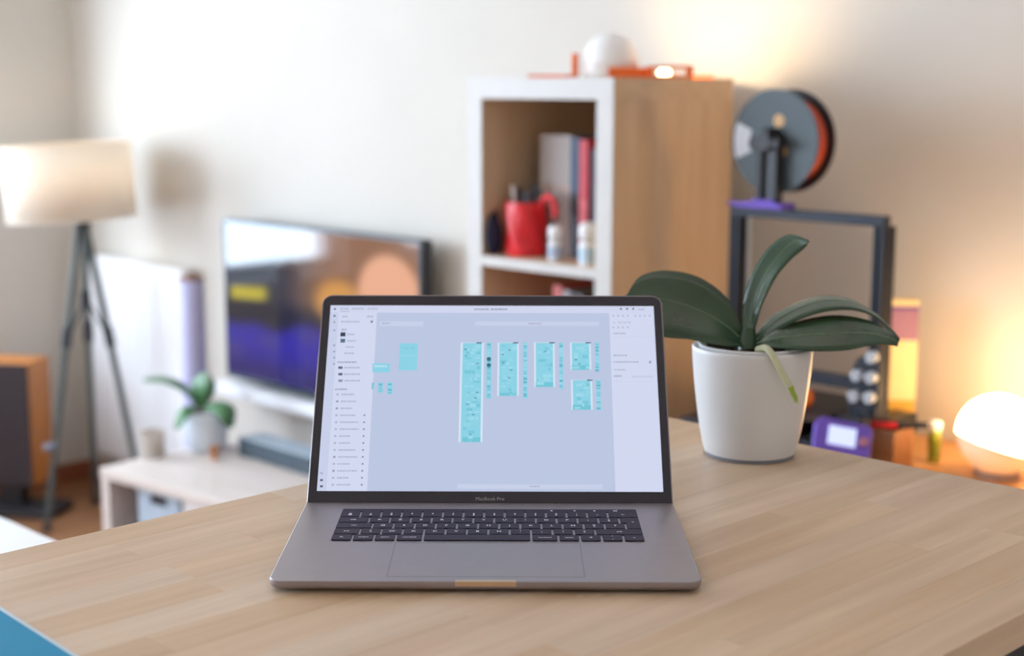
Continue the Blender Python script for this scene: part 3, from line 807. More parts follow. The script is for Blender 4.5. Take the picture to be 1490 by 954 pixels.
def bookcase_top():
    z = BH
    # dome lamp lying on the bookcase, lighting the wall
    p = atY(888, 108, 2.43); p.z = z
    t = thing('dome_lamp', 'white dome lamp in an orange printed cradle on top of the bookcase', 'lamp', p, 0)
    R = .060
    prof = []
    for i in range(15):
        a = math.pi / 2 * i / 14; prof.append((R * math.cos(a) + 1e-4, R * math.sin(a) * 1.15))
    b = lathe(prof, 40, False, True)
    M = Matrix.Translation((0, 0, .026))
    bmesh.ops.transform(b, matrix=M, verts=b.verts)
    solid(mkobj('dome', b, PWHITE, t, True), .002)
    cr = prism([(-.008, -.066), (.080, -.060), (.084, -.035), (.060, -.030), (.0, -.045)], 0, .022, .003)
    mkobj('cradle', cr, ORANGE, t, rot=(0, 0, math.radians(45)))
    mkobj('dome_base', lathe([(.050, 0), (.056, .002), (.0605, .02), (.060, .028), (.02, .028)], 40), PWHITE, t, True)
    mkobj('cradle_arm', bx(-.080, -.066, -.012, .012, 0, .052, .003), ORANGE, t, loc=(0, -.004, 0), rot=(0, 0, math.radians(45)))
    # small puck light in an orange ring: the warm glow on the wall
    q = atY(975, 105, 2.47); q.z = z
    s = thing('puck_light', 'small glowing puck light in an orange ring on the bookcase top', 'lamp', q, math.radians(45))
    rg = bmesh.new()
    for a in ((-.045, .045, -.03, -.024, 0, .006), (-.045, .045, -.03, -.024, .018, .025), (-.045, -.036, -.03, -.024, .006, .018), (.030, .045, -.03, -.024, .006, .018), (-.045, .045, -.024, .034, 0, .004), (-.045, -.04, -.024, .034, .004, .025), (.04, .045, -.024, .034, .004, .025)):
        bx(*a, bm=rg)
    mkobj('ring_frame', rg, ORANGE, s)
    mkobj('bulb', lathe([(.004, .005), (.012, .006), (.014, .011), (.011, .017), (.003, .020)], 20), emit('puck_glow', (255, 226, 170), 14), s, True, loc=(-.012, .004, 0))
    l = bpy.data.lights.new('puck_bulb', 'SPOT'); l.energy = 4.0; l.color = (1, .70, .38); l.shadow_soft_size = .012
    l.spot_size = math.radians(125); l.spot_blend = .7
    lo = bpy.data.objects.new('puck_bulb', l); COL.objects.link(lo); lo.parent = s; lo.location = (-.012, .016, .034)
    lo.rotation_euler = (Matrix.Rotation(math.radians(-45), 3, 'Z') @ Vector((.05, .8, .45))).to_track_quat('-Z', 'Y').to_euler()
    # orange flat prints
    a = atY(806, 108, 2.37)
    tag(mkobj('printed_plate', prism([(-.045, -.02), (.04, -.024), (.046, -.01), (.046, .02), (-.03, .024), (-.048, .01)], 0, .007, .0015), ORANGE, None, False, (a.x - .012, a.y, z), (0, 0, math.radians(30))), 'flat orange printed plate at the front left of the bookcase top', 'printed part')
    a = atY(1030, 110, 2.545)
    tag(mkobj('printed_bracket', merge(bx(-.05, .045, -.02, .02, 0, .006, .001), bx(-.05, -.043, -.02, .02, .006, .014, .001)), ORANGE, None, False, (-2.035, 2.585, z), (0, 0, math.radians(45))), 'flat orange printed bracket at the back right corner of the bookcase top', 'printed part')
bookcase_top()

# ------------------------------------------------------------------ desk with the 3D printer
DZ = .75
def desk():
    t = thing('desk', 'pine desk under the printer along the back wall', 'desk', (-1.2, 2.36, 0))
    x0, x1, y0, y1 = -1.90 + 1.2, -.1 + 1.2, 1.99 - 2.36, 2.70 - 2.36
    mkobj('desktop', bx(x0, x1, y0, y1, DZ - .03, DZ, .002), DESKM, t)
    for x in (x0 + .03, x1 - .08):
        for y in (y0 + .03, y1 - .08):
            mkobj('leg', bx(x, x + .05, y, y + .05, 0, DZ - .03), WHITE, t)
    mkobj('apron', bx(x0 + .08, x1 - .08, y1 - .05, y1 - .03, DZ - .11, DZ - .03), WHITE, t)
desk()

def extr(bm, x0, x1, y0, y1, z0, z1):
    """aluminium profile with a slot groove on its long faces"""
    bx(x0, x1, y0, y1, z0, z1, .0012, bm=bm, seg=1)
    return bm
def slot_post(x0, x1, y0, y1, z0, z1, slots=1):
    """upright profile: outline with T-slot notches, extruded along z"""
    g, d = .0035, .005
    pts = [(x0, y0)]
    xm = (x0 + x1) / 2
    pts += [(xm - g, y0), (xm - g, y0 + d), (xm + g, y0 + d), (xm + g, y0), (x1, y0)]
    ys = [y0 + (y1 - y0) * (k + .5) / slots for k in range(slots)]
    for y in ys: pts += [(x1, y - g), (x1 - d, y - g), (x1 - d, y + g), (x1, y + g)]
    pts += [(x1, y1), (xm + g, y1), (xm + g, y1 - d), (xm - g, y1 - d), (xm - g, y1), (x0, y1)]
    for y in ys[::-1]: pts += [(x0, y + g), (x0 + d, y + g), (x0 + d, y - g), (x0, y - g)]
    return prism(pts, z0, z1)

def printer():
    PX0, PX1, PY = -1.787, -1.438, 2.40
    cx = (PX0 + PX1) / 2
    t = thing('printer', 'black open-frame 3d printer with a gantry on the desk', '3d printer', (cx, PY, DZ))
    W = (PX1 - PX0) / 2; H = 1.2195 - DZ
    FR = mat('anodised_frame', (34, 40, 52), .4, metal=.4, var=.04)
    for s in (-1, 1):
        x0, x1 = sorted((s * W, s * (W - .022)))
        mkobj('upright', slot_post(x0, x1, 0, .042, .07, H - .02, 2), FR, t)
    tb = bx(-W, W, 0, .022, H - .02, H, .001); 
    mkobj('top_beam', tb, FR, t)
    bb = bmesh.new()
    for s in (-1, 1):
        x0, x1 = sorted((s * (W - .022), s * (W - .065)))
        bx(x0, x1, -.17, .19, .03, .07, .001, bm=bb)
    bx(-W, W, 0, .042, .03, .07, .001, bm=bb); bx(-.04, .04, -.19, .19, .035, .07, .001, bm=bb)
    base = mkobj('base_frame', bb, FR, t)
    for s in (-1, 1):
        for y in (-.15, .16):
            mkobj('foot', cyl((s * (W - .045), y, 0), (s * (W - .045), y, .03), .014), BLACKP, base)
    bed = mkobj('print_bed', bx(-.117, .117, -.13, .105, .098, .102, .001), BLACKP, t)
    mkobj('bed_carriage', bx(-.06, .06, -.09, .09, .070, .098), BLACKM, t)
    # gantry
    gz = .905 - DZ
    mkobj('gantry_beam', bx(-W - .01, W - .012, -.022, -.002, gz - .012, gz + .012, .001), FR, t)
    cp = mkobj('gantry_plate', prism([(-.035, -.055), (.02, -.06), (.028, -.02), (.028, .055), (.0, .065), (-.02, .05), (-.035, .02)], 0, .004), FR, t, loc=(W - .006, -.027, gz), rot=(math.pi / 2, 0, 0))
    rl = mat('roller', (196, 204, 214), .3, var=.03)
    for x, z in ((W + .010, .060), (W + .010, .022), (W + .008, -.016), (W - .020, .022), (W - .024, -.018)):
        o = mkobj('roller', cyl((x, -.046, gz + z), (x, -.031, gz + z), .0105, seg=20), rl, t, True)
        mkobj('bolt', cyl((x, -.049, gz + z), (x, -.046, gz + z), .004, seg=6), STEEL, o)
    mkobj('z_motor_plate', bx(W - .07, W - .0, -.05, -.004, gz - .10, gz - .055, .003), BLACKP, t)
    hb = merge(bx(-.03, .03, -.062, -.024, gz - .035, gz + .035, .003), cyl((0, -.045, gz - .055), (0, -.045, gz - .035), .003, .007))
    ho = mkobj('print_head', hb, BLACKP, t, loc=(-.07, 0, 0))
    mkobj('head_fan', torus(.014, .003), BLACKM, ho, True, (0, -.063, gz), (math.pi / 2, 0, 0))
    mkobj('lead_screw', cyl((-W + .034, .02, .07), (-W + .034, .02, H - .02), .004), STEEL, t, True)
    # control box with lit display
    q = atY(1226, 640, 2.225)
    lc = mkobj('control_box', prism([(-.05, -.030), (.040, -.034), (.050, -.022), (.050, .026), (.040, .034), (-.042, .036), (-.052, .024)], -.012, .006, .003), PURPLE, t)
    lc.location = (q.x - cx, q.y - PY, q.z - DZ)
    lc.rotation_euler = Euler((math.radians(58), math.radians(9), math.radians(38)))
    mkobj('control_display', bx(-.027, .022, -.013, .022, .006, .0066), emit('lcd', (206, 216, 255), 1.05), lc)
    mkobj('control_knob', cyl((.035, .0, .006), (.035, .0, .016), .008, .0075, 20), mat('knob', (190, 130, 150), .5), lc, True)
    mkobj('control_bracket', bx(q.x - cx - .075, q.x - cx - .045, .0 + q.y - PY + .015, -.13, .04, .085, .002), BLACKP, t)
    mkobj('end_bolt', cyl((q.x - cx - .05, q.y - PY + .0, .09), (q.x - cx - .05, q.y - PY + .012, .09), .008), rl, t)
    # cable loom
    mkobj('cable', tube([(W - .0, -.03, gz - .04), (W + .012, -.05, gz - .08), (W + .0, -.06, .03), (W - .03, -.06, .02)], .003, 8, 20), BLACKP, t, True)
    # spool holder on the top beam
    sc = atY(1124, 206, 2.395); sx, sz = sc.x - cx, sc.z - DZ
    for dx in (-.026, .010):
        mkobj('holder_post', bx(sx + dx, sx + dx + .014, -.022, .0, H, sz + .012, .002), BLACKP, t)
    mkobj('holder_web', bx(sx - .012, sx + .010, -.012, -.004, H, sz + .0, .001), mat('holder_grey', (96, 106, 118), .5), t)
    hub = merge(cyl((sx - .002, -.034, sz), (sx - .002, .10, sz), .016, seg=20), bx(sx - .038, sx + .034, -.032, -.024, sz - .013, sz + .006, .004))
    hub = mkobj('holder_axle', merge(hub, bx(sx - .012, sx + .008, -.03, -.024, sz - .02, sz + .028, .003)), BLACKP, t)
    mkobj('purple_clip', merge(bx(-.055, .055, -.03, .018, 0, .011, .003), bx(-.085, -.05, -.014, .0, .002, .009, .001)), PURPLE, t, loc=(sx - .012, 0, H + .0005))
    mkobj('clip_tab', bx(-.02, .035, -.016, .0, .011, .018, .002), PURPLE, t, loc=(sx - .012, -.014, H))
    # the spool itself rests on the axle
    sp = thing('filament_spool', 'grey spool of orange filament hanging above the 3d printer', 'spool', (sc.x, PY + .0, sc.z))
    DISC = mat('spool_grey', (68, 82, 90), .5, var=.04)
    SR = .100
    def disc(y0, y1):
        bm = bmesh.new(); n = 72; rs = []
        for y in (y0, y1):
            for r in (.027, SR):
                rs.append([bm.verts.new((r * math.cos(2 * math.pi * i / n), y, r * math.sin(2 * math.pi * i / n))) for i in range(n)])
        a, b, c, d = rs
        for i in range(n):
            j = (i + 1) % n
            bm.faces.new((a[i], a[j], b[j], b[i])); bm.faces.new((c[i], d[i], d[j], c[j])); bm.faces.new((b[i], b[j], d[j], d[i])); bm.faces.new((a[i], c[i], c[j], a[j]))
        return bm
    f = mkobj('flange', disc(0.0, .004), DISC, sp)
    g2 = mkobj('flange', disc(.056, .060), BLACKP, sp)
    prof = []
    for k in range(45):
        y = .0045 + .051 * k / 44; prof.append((.082 + .0009 * abs(math.sin(k * math.pi / 2)), y))
    fl = lathe([(.03, .0045)] + prof + [(.03, .0555)], 72, False, False)
    bmesh.ops.transform(fl, matrix=Matrix.Rotation(-math.pi / 2, 4, 'X'), verts=fl.verts)
    mkobj('filament', fl, mat('orange_filament', (206, 82, 46), .4, var=.08), sp, True)
    core = lathe([(.027, 0), (.027, .06), (.030, .06), (.030, 0)], 40, False, False)
    bmesh.ops.transform(core, matrix=Matrix.Rotation(-math.pi / 2, 4, 'X'), verts=core.verts)
    mkobj('core', core, DISC, sp, True)
    # paper label wedge and brass-coloured holes
    out = [(r * math.cos(a), r * math.sin(a)) for r, a in [(.094, math.radians(158 + 44 * i / 10)) for i in range(11)] + [(.056, math.radians(202 - 44 * i / 10)) for i in range(11)]]
    lb = prism(out, 0, .0004); mkobj('paper_label', lb, mat('label_paper', (206, 210, 218), .6), sp, loc=(0, -.0006, 0), rot=(math.pi / 2, 0, 0))
    hm = mat('tan_hole', (206, 164, 112), .5)
    for x, z in ((.010, .040), (.022, -.030 + .012), (.012, -.040)):
        mkobj('flange_hole', cyl((x, -.0008, z), (x, .0, z), .013 if z > 0 else .0095), hm, sp)
    # printed piece on the bed
    pb = mkobj('printed_model', lathe([(.020, 0), (.026, .004), (.030, .016), (.027, .03), (.018, .038), (.006, .040)], 24), ORANGE, None, True, (-1.575, 2.345, DZ + .102))
    tag(pb, 'orange rounded printed model on the bed of the 3d printer', 'printed part')
printer()

def desk_items():
    # box standing against the wall
    a = atY(1313, 436, 2.60)
    t = thing('carton', 'yellow-lit carton with a purple band standing behind the printer', 'box', (a.x, 2.60, DZ), math.radians(40))
    hw = .034; h = a.z - DZ
    mkobj('box_body', bx(-hw, hw, 0, .035, 0, h, .001), mat('carton_cream', (238, 214, 160), .6), t)
    mkobj('purple_band', bx(-hw + .0005, hw - .0005, -.0008, 0, h * .80, h * .955), mat('carton_purple', (112, 80, 150), .6), t)
    mkobj('pink_panel', bx(-hw + .014, hw - .0005, -.0012, -.0008, h * .72, h * .93), mat('carton_mauve', (160, 118, 146), .6), t)
    mkobj('ochre_base', bx(-hw + .0005, hw - .0005, -.0008, 0, 0, h * .3), mat('carton_ochre', (206, 164, 66), .6), t)
    # glue bottle
    p = atZ(1358, 672, DZ)
    t = thing('glue_bottle', 'green labelled glue stick with a white cap on the desk', 'glue stick', (p.x, p.y, DZ))
    mkobj('tube_body', lathe([(.0105, 0), (.0115, .002), (.0115, .060), (.0105, .062)], 28), mat('glue_green', (138, 146, 48), .45), t, True)
    mkobj('label', lathe([(.0117, .012), (.0117, .050)], 28, False, False), mat('glue_label', (120, 128, 34), .5, var=.3, scale=120), t, True)
    mkobj('cap', lathe([(.0112, .062), (.0120, .063), (.0120, .078), (.009, .081), (.002, .0815)], 28), PWHITE, t, True)
    # globe lamp
    c = atZ(1462, 694, DZ)
    c = Vector((-1.243, 2.50, DZ))
    t = thing('globe_lamp', 'glowing white globe table lamp at the right end of the desk', 'table lamp', c)
    R = .075; tilt = Matrix.Translation((0, 0, .078)) @ Matrix.Rotation(math.radians(16), 4, RGT.cross(Vector((0, 0, -1))))
    def zone(a0, a1, r_):
        pr = []
        for i in range(17):
            a = math.radians(a0 + (a1 - a0) * i / 16); pr.append((max(r_ * math.cos(a), .0005), r_ * math.sin(a) * .97))
        b_ = lathe(pr, 48, False, False); bmesh.ops.transform(b_, matrix=tilt, verts=b_.verts); return b_
    mkobj('globe', zone(-14, 89.9, R), emit('opal_glow', (255, 205, 142), 36), t, True)
    mkobj('globe_dim_side', zone(-89, -14, R), mat('opal_dim_side', (228, 214, 204), .35, trans=.02), t, True)  # globe's shaded lower left, built as a tilted part that barely glows
    mkobj('lamp_base', lathe([(.040, 0), (.042, .002), (.042, .012), (.034, .014)], 40), mat('lamp_base_grey', (170, 150, 136), .5), t, True)
    # cutters
    p = atZ(1318, 655, DZ)
    t = thing('side_cutters', 'black side cutters with a red handle lying across the small wooden box', 'pliers', (-1.400, 2.410, DZ + .0745), math.radians(30))
    mkobj('jaw', prism([(0, -.012), (.055, -.002), (.058, .002), (0, .013)], .006, .018, .002), BLACKM, t)
    mkobj('handle', tube([(0, -.008, .011), (-.022, -.014, .011), (-.045, -.010, .011)], .006, 10, 12), RED, t, True)
    mkobj('handle', tube([(0, .008, .011), (-.022, .016, .011), (-.045, .012, .011)], .006, 10, 12), BLACKP, t, True)
    # wooden box in front
    t = thing('small_crate', 'small brown open wooden box beside the printer control box', 'box', (-1.405, 2.405, DZ), math.radians(0))
    m = wood('crate_wood', (120, 76, 44), (146, 98, 60), .6, 'X', 8.)
    mkobj('bottom', bx(-.02, .02, -.03, .03, 0, .004), m, t)
    for a in ((-.02, .02, -.034, -.03), (-.02, .02, .03, .034), (-.024, -.02, -.034, .034), (.02, .024, -.034, .034)):
        mkobj('side', bx(*a, 0, .080), m, t)
desk_items()

# ------------------------------------------------------------------ television, bench and neighbours
def television():
    x0, x1, z0, z1, Y = -3.887, -2.966, .550, 1.043, 2.62
    cx, cz = (x0 + x1) / 2, z0
    t = thing('television', 'flat television with a blue picture and painted-in orange lamp reflections on the back wall', 'television', (cx, Y, z0))
    W, H = (x1 - x0) / 2, z1 - z0
    SIL = mat('dark_trim', (70, 84, 94), .3, metal=.5)
    mkobj('housing', bx(-W, W, .004, .045, 0, H, .004), BLACKP, t)
    fr = bmesh.new(); f = .006
    for a in ((-W, W, 0, .012), (-W, W, H - f, H), (-W, -W + f, .012, H - f), (W - f, W, .012, H - f)):
        bx(a[0], a[1], -.002, .004, a[2], a[3], bm=fr)
    mkobj('frame', fr, SIL, t)
    mkobj('wall_bracket', bx(-.15, .15, .045, WY1 - Y, H * .3, H * .7), BLACKM, t)
    # picture, with warm lamp reflections painted into its emission
    nx, ny = 72, 40; vs_, fs_ = [], []
    for j in range(ny + 1):
        for i in range(nx + 1):
            vs_.append((-W + f + (2 * W - 2 * f) * i / nx, 0, .012 + (H - f - .012) * j / ny))
    for j in range(ny):
        for i in range(nx):
            a = j * (nx + 1) + i; fs_.append((a, a + 1, a + nx + 2, a + nx + 1))
    me = bpy.data.meshes.new('screen'); me.from_pydata(vs_, [], fs_); me.update()
    ca = me.color_attributes.new('picture', 'FLOAT_COLOR', 'POINT')
    def sm(a, b, x):
        k = max(0, min(1, (x - a) / (b - a))); return k * k * (3 - 2 * k)
    def mixc(a, b, k): return [p + (q - p) * k for p, q in zip(a, b)]
    for n, v in enumerate(vs_):
        u = (n % (nx + 1)) / nx; w_ = 1 - (n // (nx + 1)) / ny
        c = mixc((52, 58, 74), (150, 106, 80), sm(.22, .6, u))
        c = mixc(c, (40, 40, 56), sm(.42, .56, w_) * (1 - .5 * sm(.4, .8, u)))
        wob = .03 * math.sin(u * 9) + .02 * math.sin(u * 23 + 1)
        c = mixc(c, (54, 44, 170), sm(.58 + wob, .68 + wob, w_))
        c = mixc(c, (40, 34, 116), sm(.76, .98, w_))
        pt = math.sin(u * 17 + w_ * 5) * math.sin(w_ * 21 - u * 6)
        if w_ > .62: c = mixc(c, (84, 80, 130), .45 * max(0, pt))
        c = mixc(c, (206, 190, 70), sm(0, .03, u - .01) * (1 - sm(.2, .27, u)) * sm(.40, .44, w_ + u * .12) * (1 - sm(.485, .53, w_ + u * .12)))
        c = mixc(c, (232, 166, 84), .9 * (1 - sm(.08, .17, math.hypot((u - .62) * 1.05, (w_ - .42) * .9))))  # yellow glow of a reflected lamp, painted in
        c = mixc(c, (248, 184, 150), 1 - sm(.12, .17, math.hypot((u - .86), (w_ - .32) * .62)))  # round pink-orange lamp reflection, painted in
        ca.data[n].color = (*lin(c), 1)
    link('screen', me, vcol_screen('tv_picture_reflections', .85, .07, .8), t)
television()

BZ, BROT = .40, math.radians(6)
BENCH_ORG = Vector((-3.662, 2.035, 0))
def bench_pt(lx, ly, z=BZ): return Matrix.Translation(BENCH_ORG) @ Matrix.Rotation(BROT, 4, 'Z') @ Vector((lx, ly, z))
def bench_area():
    t = thing('tv_bench', 'low whitewashed media bench under the television', 'bench', BENCH_ORG, BROT)
    L, D = 1.20, .42
    mkobj('bench_top', bx(0, L, 0, D, BZ - .030, BZ, .003), BENCHM, t)
    for x in (0, L - .035):
        mkobj('side_panel', bx(x, x + .035, .004, D - .004, 0, BZ - .03, .002), BENCHM, t)
    mkobj('shelf', bx(.035, L - .035, .02, D - .01, .09, .112), BENCHM, t)
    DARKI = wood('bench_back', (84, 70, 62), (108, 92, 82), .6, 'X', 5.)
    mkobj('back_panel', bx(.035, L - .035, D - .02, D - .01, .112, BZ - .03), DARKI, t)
    # storage boxes in the bench
    m = mat('blue_grey_felt', (172, 186, 202), .85, var=.06, bump=.3)
    def sbox(x0, x1, mm, label, hole):
        o = thing('storage_box', label, 'box', bench_pt((x0 + x1) / 2, .05, .112), BROT, 'boxes under the media bench')
        hw = (x1 - x0) / 2; hh = .252
        b = bmesh.new()
        bx(-hw, hw, .004, .28, 0, .004, bm=b); bx(-hw, hw, .276, .28, .004, hh, bm=b); bx(-hw, -hw + .004, .004, .276, .004, hh, bm=b); bx(hw - .004, hw, .004, .276, .004, hh, bm=b)
        mkobj('box_body', b, mm, o)
        fr = bmesh.new(); k = .035
        if hole:
            for a in ((-hw, hw, 0, hh - .05), (-hw, -k, hh - .05, hh), (k, hw, hh - .05, hh), (-k, k, hh - .022, hh)): bx(a[0], a[1], 0, .004, a[2], a[3], bm=fr)
        else: bx(-hw, hw, 0, .004, 0, hh, bm=fr)
        f = mkobj('box_front', fr, mm, o)
        if hole: mkobj('handle_slot_shade', bx(-k, k, .0041, .006, hh - .05, hh - .022), BLACKP, o)  # black sheet behind the slot stands for the shade inside
    sbox(.105, .285, m, 'blue-grey storage box with a dark handle slot under the media bench', True)
    sbox(.300, .56, WHITE, 'plain white storage box under the media bench', False)
    # sound bar
    p = bench_pt(.155, .335)
    a = atZ(347, 662, BZ)
    t = thing('sound_bar', 'long dark sound bar lying on the media bench', 'sound bar', (a.x, a.y, BZ), math.radians(0))
    GRL = mat('speaker_grille', (66, 78, 88), .8, var=.15, scale=300)
    mkobj('grille', bx(0, .80, 0, .004, .002, .052, .001), GRL, t)
    mkobj('housing', bx(0, .80, .004, .085, 0, .055, .004), mat('soundbar_top', (150, 166, 176), .4, var=.03), t)
    # white ledge under the television
    tag(mkobj('wall_ledge', bx(-3.92, -2.98, 2.585, WY1, .495, .532, .003), WHITEM), 'white wall ledge running just below the television', 'shelf')
    # small orchid
    q = atZ(293, 655, BZ) ; 
    t = thing('potted_orchid', 'small orchid in a pale blue-white pot on the media bench', 'potted plant', (q.x, q.y + .02, BZ), math.radians(45))
    pc = Vector((q.x, q.y + .02, BZ)); inv = (Matrix.Translation(pc) @ Matrix.Rotation(math.radians(45), 4, 'Z')).inverted(); D2 = depth_of(pc + Vector((0, 0, .12)))
    mkobj('pot', lathe([(.048, 0), (.053, .004), (.064, .06), (.072, .115), (.074, .12), (.071, .122), (.068, .115), (.058, .06)], 40), mat('pot_bluewhite', (214, 224, 236), .4, var=.02), t, True)
    mkobj('soil', cyl((0, 0, .09), (0, 0, .108), .064, seg=30), BARK, t)
    LV = [([(288, 590, 0), (270, 560, .02), (240, 548, .03), (210, 550, .02)], [(289, 592, 0), (270, 566, 0), (240, 552, .0), (208, 552, .01)], [(290, 594, 0), (270, 573, -.03), (240, 557, -.03), (209, 555, .0)]),
          ([(284, 592, 0), (278, 570, .02), (282, 552, .03), (294, 542, .02)], [(290, 592, 0), (288, 572, 0), (291, 554, 0), (297, 542, .01)], [(296, 592, 0), (300, 574, -.02), (304, 556, -.02), (300, 543, .0)]),
          ([(292, 592, 0), (300, 568, .02), (306, 552, .02), (302, 541, .01)], [(294, 592, 0), (304, 572, .01), (310, 556, .01), (304, 543, .01)], [(297, 592, 0), (309, 576, 0), (314, 560, 0), (306, 546, .01)]),
          ([(298, 590, -.02), (322, 584, -.03), (342, 594, -.05), (340, 620, -.06)], [(298, 594, -.03), (316, 592, -.06), (331, 602, -.08), (336, 622, -.07)], [(298, 598, -.04), (312, 600, -.08), (322, 612, -.1), (331, 622, -.08)]),
          ([(284, 594, -.02), (268, 592, -.06), (258, 602, -.08), (254, 622, -.09)], [(286, 596, -.03), (272, 597, -.08), (263, 608, -.1), (257, 624, -.1)], [(288, 598, -.04), (278, 603, -.09), (269, 613, -.11), (261, 624, -.11)])]
    for A, Mi, B in LV: solid(mkobj('leaf', leaf_mesh(A, Mi, B, inv, 14, 5, D2), LEAF2, t, True), .002)
    # candle glass, little brown dish
    p = atZ(223, 664, BZ)
    t = thing('candle_glass', 'small frosted candle glass at the left end of the media bench', 'candle', (p.x, p.y, BZ))
    mkobj('glass', lathe([(.030, 0), (.033, .003), (.036, .075), (.034, .075), (.031, .006)], 32), mat('frosted_glass', (214, 206, 198), .4, trans=.4), t, True)
    mkobj('wax', cyl((0, 0, .007), (0, 0, .045), .0305, seg=28), mat('wax', (228, 214, 196), .6), t)
    p = atZ(312, 668, BZ)
    tag(mkobj('wooden_egg_cup', lathe([(.012, 0), (.013, .003), (.006, .012), (.012, .022), (.016, .036), (.013, .036), (.009, .026)], 24), WALNUT, None, True, (p.x, p.y, BZ)), 'tiny brown wooden cup before the small orchid', 'cup')
    # lilac tube standing behind
    p = atY(283, 640, 2.40); p = bench_pt(.05, .365)
    p = atY(283, 560, 2.44)
    t = thing('paper_tube', 'tall lilac paper tube standing behind the small orchid', 'tube', (p.x, 2.44, 0))
    top = atY(283, 402, 2.44).z
    mkobj('tube_wall', lathe([(.036, 0), (.037, .004), (.037, top - .012), (.033, top - .012), (.033, .01)], 36), mat('lilac_card', (188, 188, 226), .6, var=.02), t, True)
    mkobj('end_cap', lathe([(.033, top - .02), (.0375, top - .012), (.0375, top - .004), (.012, top), (.010, top + .012), (.003, top + .013)], 30), mat('cap_brown', (140, 108, 92), .6), t, True)
bench_area()

def radiator():
    a = atY(128, 375, 2.66); b = atY(268, 385, 2.66)
    t = thing('radiator', 'white panel radiator on the back wall behind the floor lamp', 'radiator', ((a.x + b.x) / 2, 2.645, .14))
    W = (b.x - a.x) / 2; H = (a.z + b.z) / 2 - .14
    n = int(2 * W / .05); pm = None
    body = mkobj('panel', bx(-W, W, .004, .045, 0, H - .008, .004), WHITEM, t)
    st = 2 * W / n
    for i in range(n):
        x = -W + st * (i + .5)
        if pm is None:
            bb = bx(-st * .32, st * .32, -.004, .004, .03, H - .04, .0035); bmesh.ops.recalc_face_normals(bb, faces=bb.faces)
            pm = bpy.data.meshes.new('rib'); bb.to_mesh(pm); bb.free()
        link('rib', pm, WHITEM, t, (x, .004, 0))
    g = bmesh.new(); bx(-W, W, .0, .048, H - .008, H, .002, bm=g)
    mkobj('top_grille', g, WHITEM, t)
    mkobj('wall_bracket', merge(bx(-W + .08, -W + .11, .045, .06, .1, H - .1), bx(W - .11, W - .08, .045, .06, .1, H - .1)), WHITEM, t)
    mkobj('pipe', tube([(W - .03, .03, 0), (W - .03, .03, -.06), (W - .03, .03, -.14)], .008), WHITEM, t)
radiator()

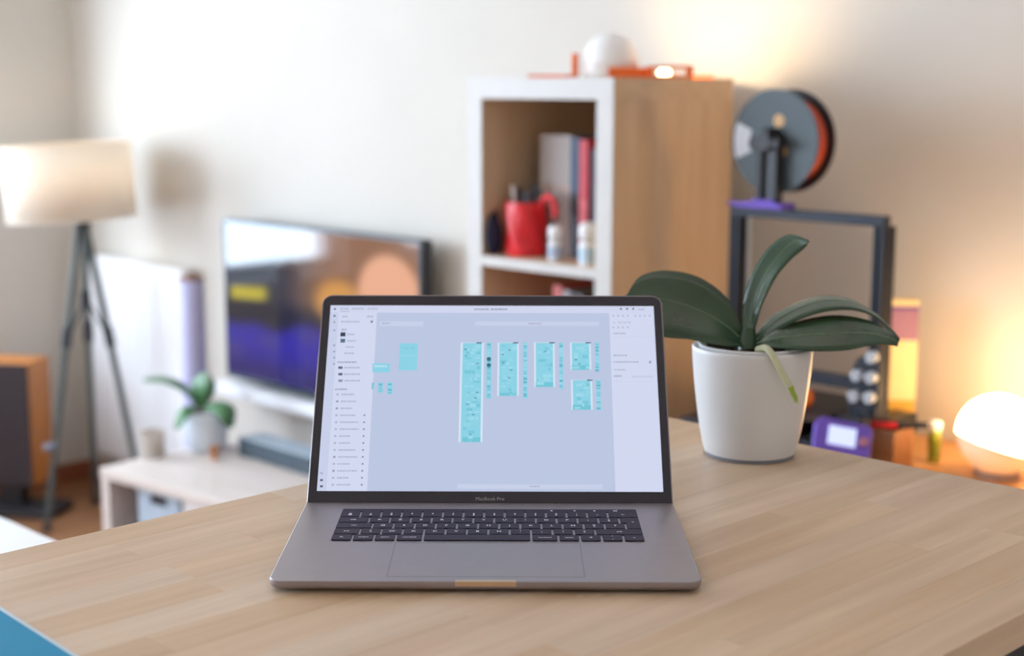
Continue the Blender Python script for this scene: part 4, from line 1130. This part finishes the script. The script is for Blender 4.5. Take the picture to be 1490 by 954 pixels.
def floor_lamp():
    C = Vector((-4.38, 2.475, 0))
    t = thing('floor_lamp', 'tripod floor lamp with a white drum shade in the corner', 'floor lamp', C, math.radians(45))
    inv = (Matrix.Translation(C) @ Matrix.Rotation(math.radians(45), 4, 'Z')).inverted()
    Dp = depth_of((C.x, C.y, 1.1))
    head = inv @ atD(118, 326, Dp); zh = head.z
    hx = head.x
    feet = [Vector((hx - .125, -.13, 0)), Vector((hx - .055, .20, 0)), Vector((hx + .195, -.06, 0))]
    for i, f in enumerate(feet):
        d = Vector((hx + .012 * math.cos(math.radians((208, 90, -28)[i])), .012 * math.sin(math.radians((208, 90, -28)[i])), zh))
        lg = mkobj('leg', cyl(f, d, .010, .012, 12), GREYLEG, t, True)
        k = f.lerp(d, .62)
        mkobj('collar', cyl(f.lerp(d, .60), f.lerp(d, .665), .0165), BLACKM, lg, True)
        mkobj('foot_cap', cyl(f + (d - f) * .0, f.lerp(d, .03), .014, .012), BLACKP, lg, True)
        if i == 0: mkobj('clamp_knob', cyl(f.lerp(d, .28) + Vector((-.03, -.02, 0)), f.lerp(d, .28) + Vector((.0, 0, 0)), .013), mat('knob_blue', (130, 142, 160), .4), lg, True)
    hub = Vector((hx, 0, zh * .76))
    b = cyl(hub - Vector((0, 0, .03)), hub + Vector((0, 0, .02)), .017)
    sp = mkobj('spreader_hub', b, BLACKM, t, True)
    for i, f in enumerate(feet):
        d = Vector((hx, 0, zh))
        mkobj('spreader_arm', cyl(hub, f.lerp(d, .64), .005), BLACKM, sp, True)
    mkobj('head_joint', merge(cyl((hx, 0, zh - .012), (hx, 0, zh + .022), .026), cyl((hx, 0, zh + .022), (hx, 0, zh + .12), .010)), BLACKM, t, True)
    # drum shade, slightly tilted
    top = inv @ atD(100, 211, Dp); bot = inv @ atD(104, 317, Dp)
    ax = (top - bot); h = ax.length
    SH = mat('linen_shade', (244, 236, 224), .8, spec=.1, var=.03, scale=8, trans=.45, bump=.1, bscale=600)
    sr = .205
    b = lathe([(sr, 0), (sr, h)], 64, False, False)
    M = Matrix.Translation((hx + bot.x - hx, 0, bot.z)) @ Matrix.Rotation(math.radians(-3.0), 4, 'Y')
    bmesh.ops.transform(b, matrix=M, verts=b.verts)
    shd = solid(mkobj('shade', b, SH, t, True), .0015)
    for zz in (0, h):
        r_ = torus(sr, .003, 64, 6); bmesh.ops.transform(r_, matrix=M @ Matrix.Translation((0, 0, zz)), verts=r_.verts)
        mkobj('shade_ring', r_, SH, shd, True)
    bp = Vector((bot.x, 0, bot.z + h * .5))
    mkobj('bulb', lathe([(.012, -.04), (.014, -.02), (.028, .0), (.030, .02), (.020, .042), (.004, .05)], 24), emit('bulb_glow', (255, 222, 170), 6), t, True, loc=bp)
    l = bpy.data.lights.new('floor_lamp_bulb', 'POINT'); l.energy = 1.1; l.color = (1, .72, .42); l.shadow_soft_size = .03
    lo = bpy.data.objects.new('floor_lamp_bulb', l); COL.objects.link(lo); lo.parent = t; lo.location = bp + Vector((0, 0, .085))
floor_lamp()

def speaker():
    a = atY(38, 530, 2.3)
    z0 = atY(38, 705, 2.3).z
    t = thing('loudspeaker', 'walnut loudspeaker with a dark front on a black stand by the corner', 'speaker', (a.x, 2.30, 0))
    t.rotation_euler = (0, 0, math.radians(35))
    w_, d_ = .22, .16
    mkobj('cabinet', bx(-w_, 0, .008, d_, z0, a.z, .003), WALNUT, t)
    mkobj('front_grille', bx(-w_ + .002, -.0, 0, .008, z0 + .002, a.z - .002, .002), mat('dark_grille', (58, 50, 54), .9, var=.15, scale=250), t)
    mkobj('stand_post', bx(-.15, -.07, .05, .11, .03, z0), BLACKP, t)
    mkobj('stand_base', bx(-w_ + .01, .07, -.02, d_ - .01, 0, .03, .004), BLACKP, t)
speaker()

def white_table():
    e = atZ(82, 786, .75)
    Y = e.y
    x0, x1, y0 = -2.95, -1.75, .30
    t = thing('white_table', 'low white table seen beyond the left edge of the bar table', 'table', ((x0 + x1) / 2, (y0 + Y) / 2, 0))
    ox, oy = (x0 + x1) / 2, (y0 + Y) / 2
    mkobj('tabletop', bx(x0 - ox, x1 - ox, y0 - oy, Y - oy, .722, .75, .003), WHITEM, t)
    for x in (x0 + .04, x1 - .09):
        for y in (y0 + .04, Y - .09):
            mkobj('leg', bx(x - ox, x + .05 - ox, y - oy, y + .05 - oy, 0, .722), WHITEM, t)
white_table()
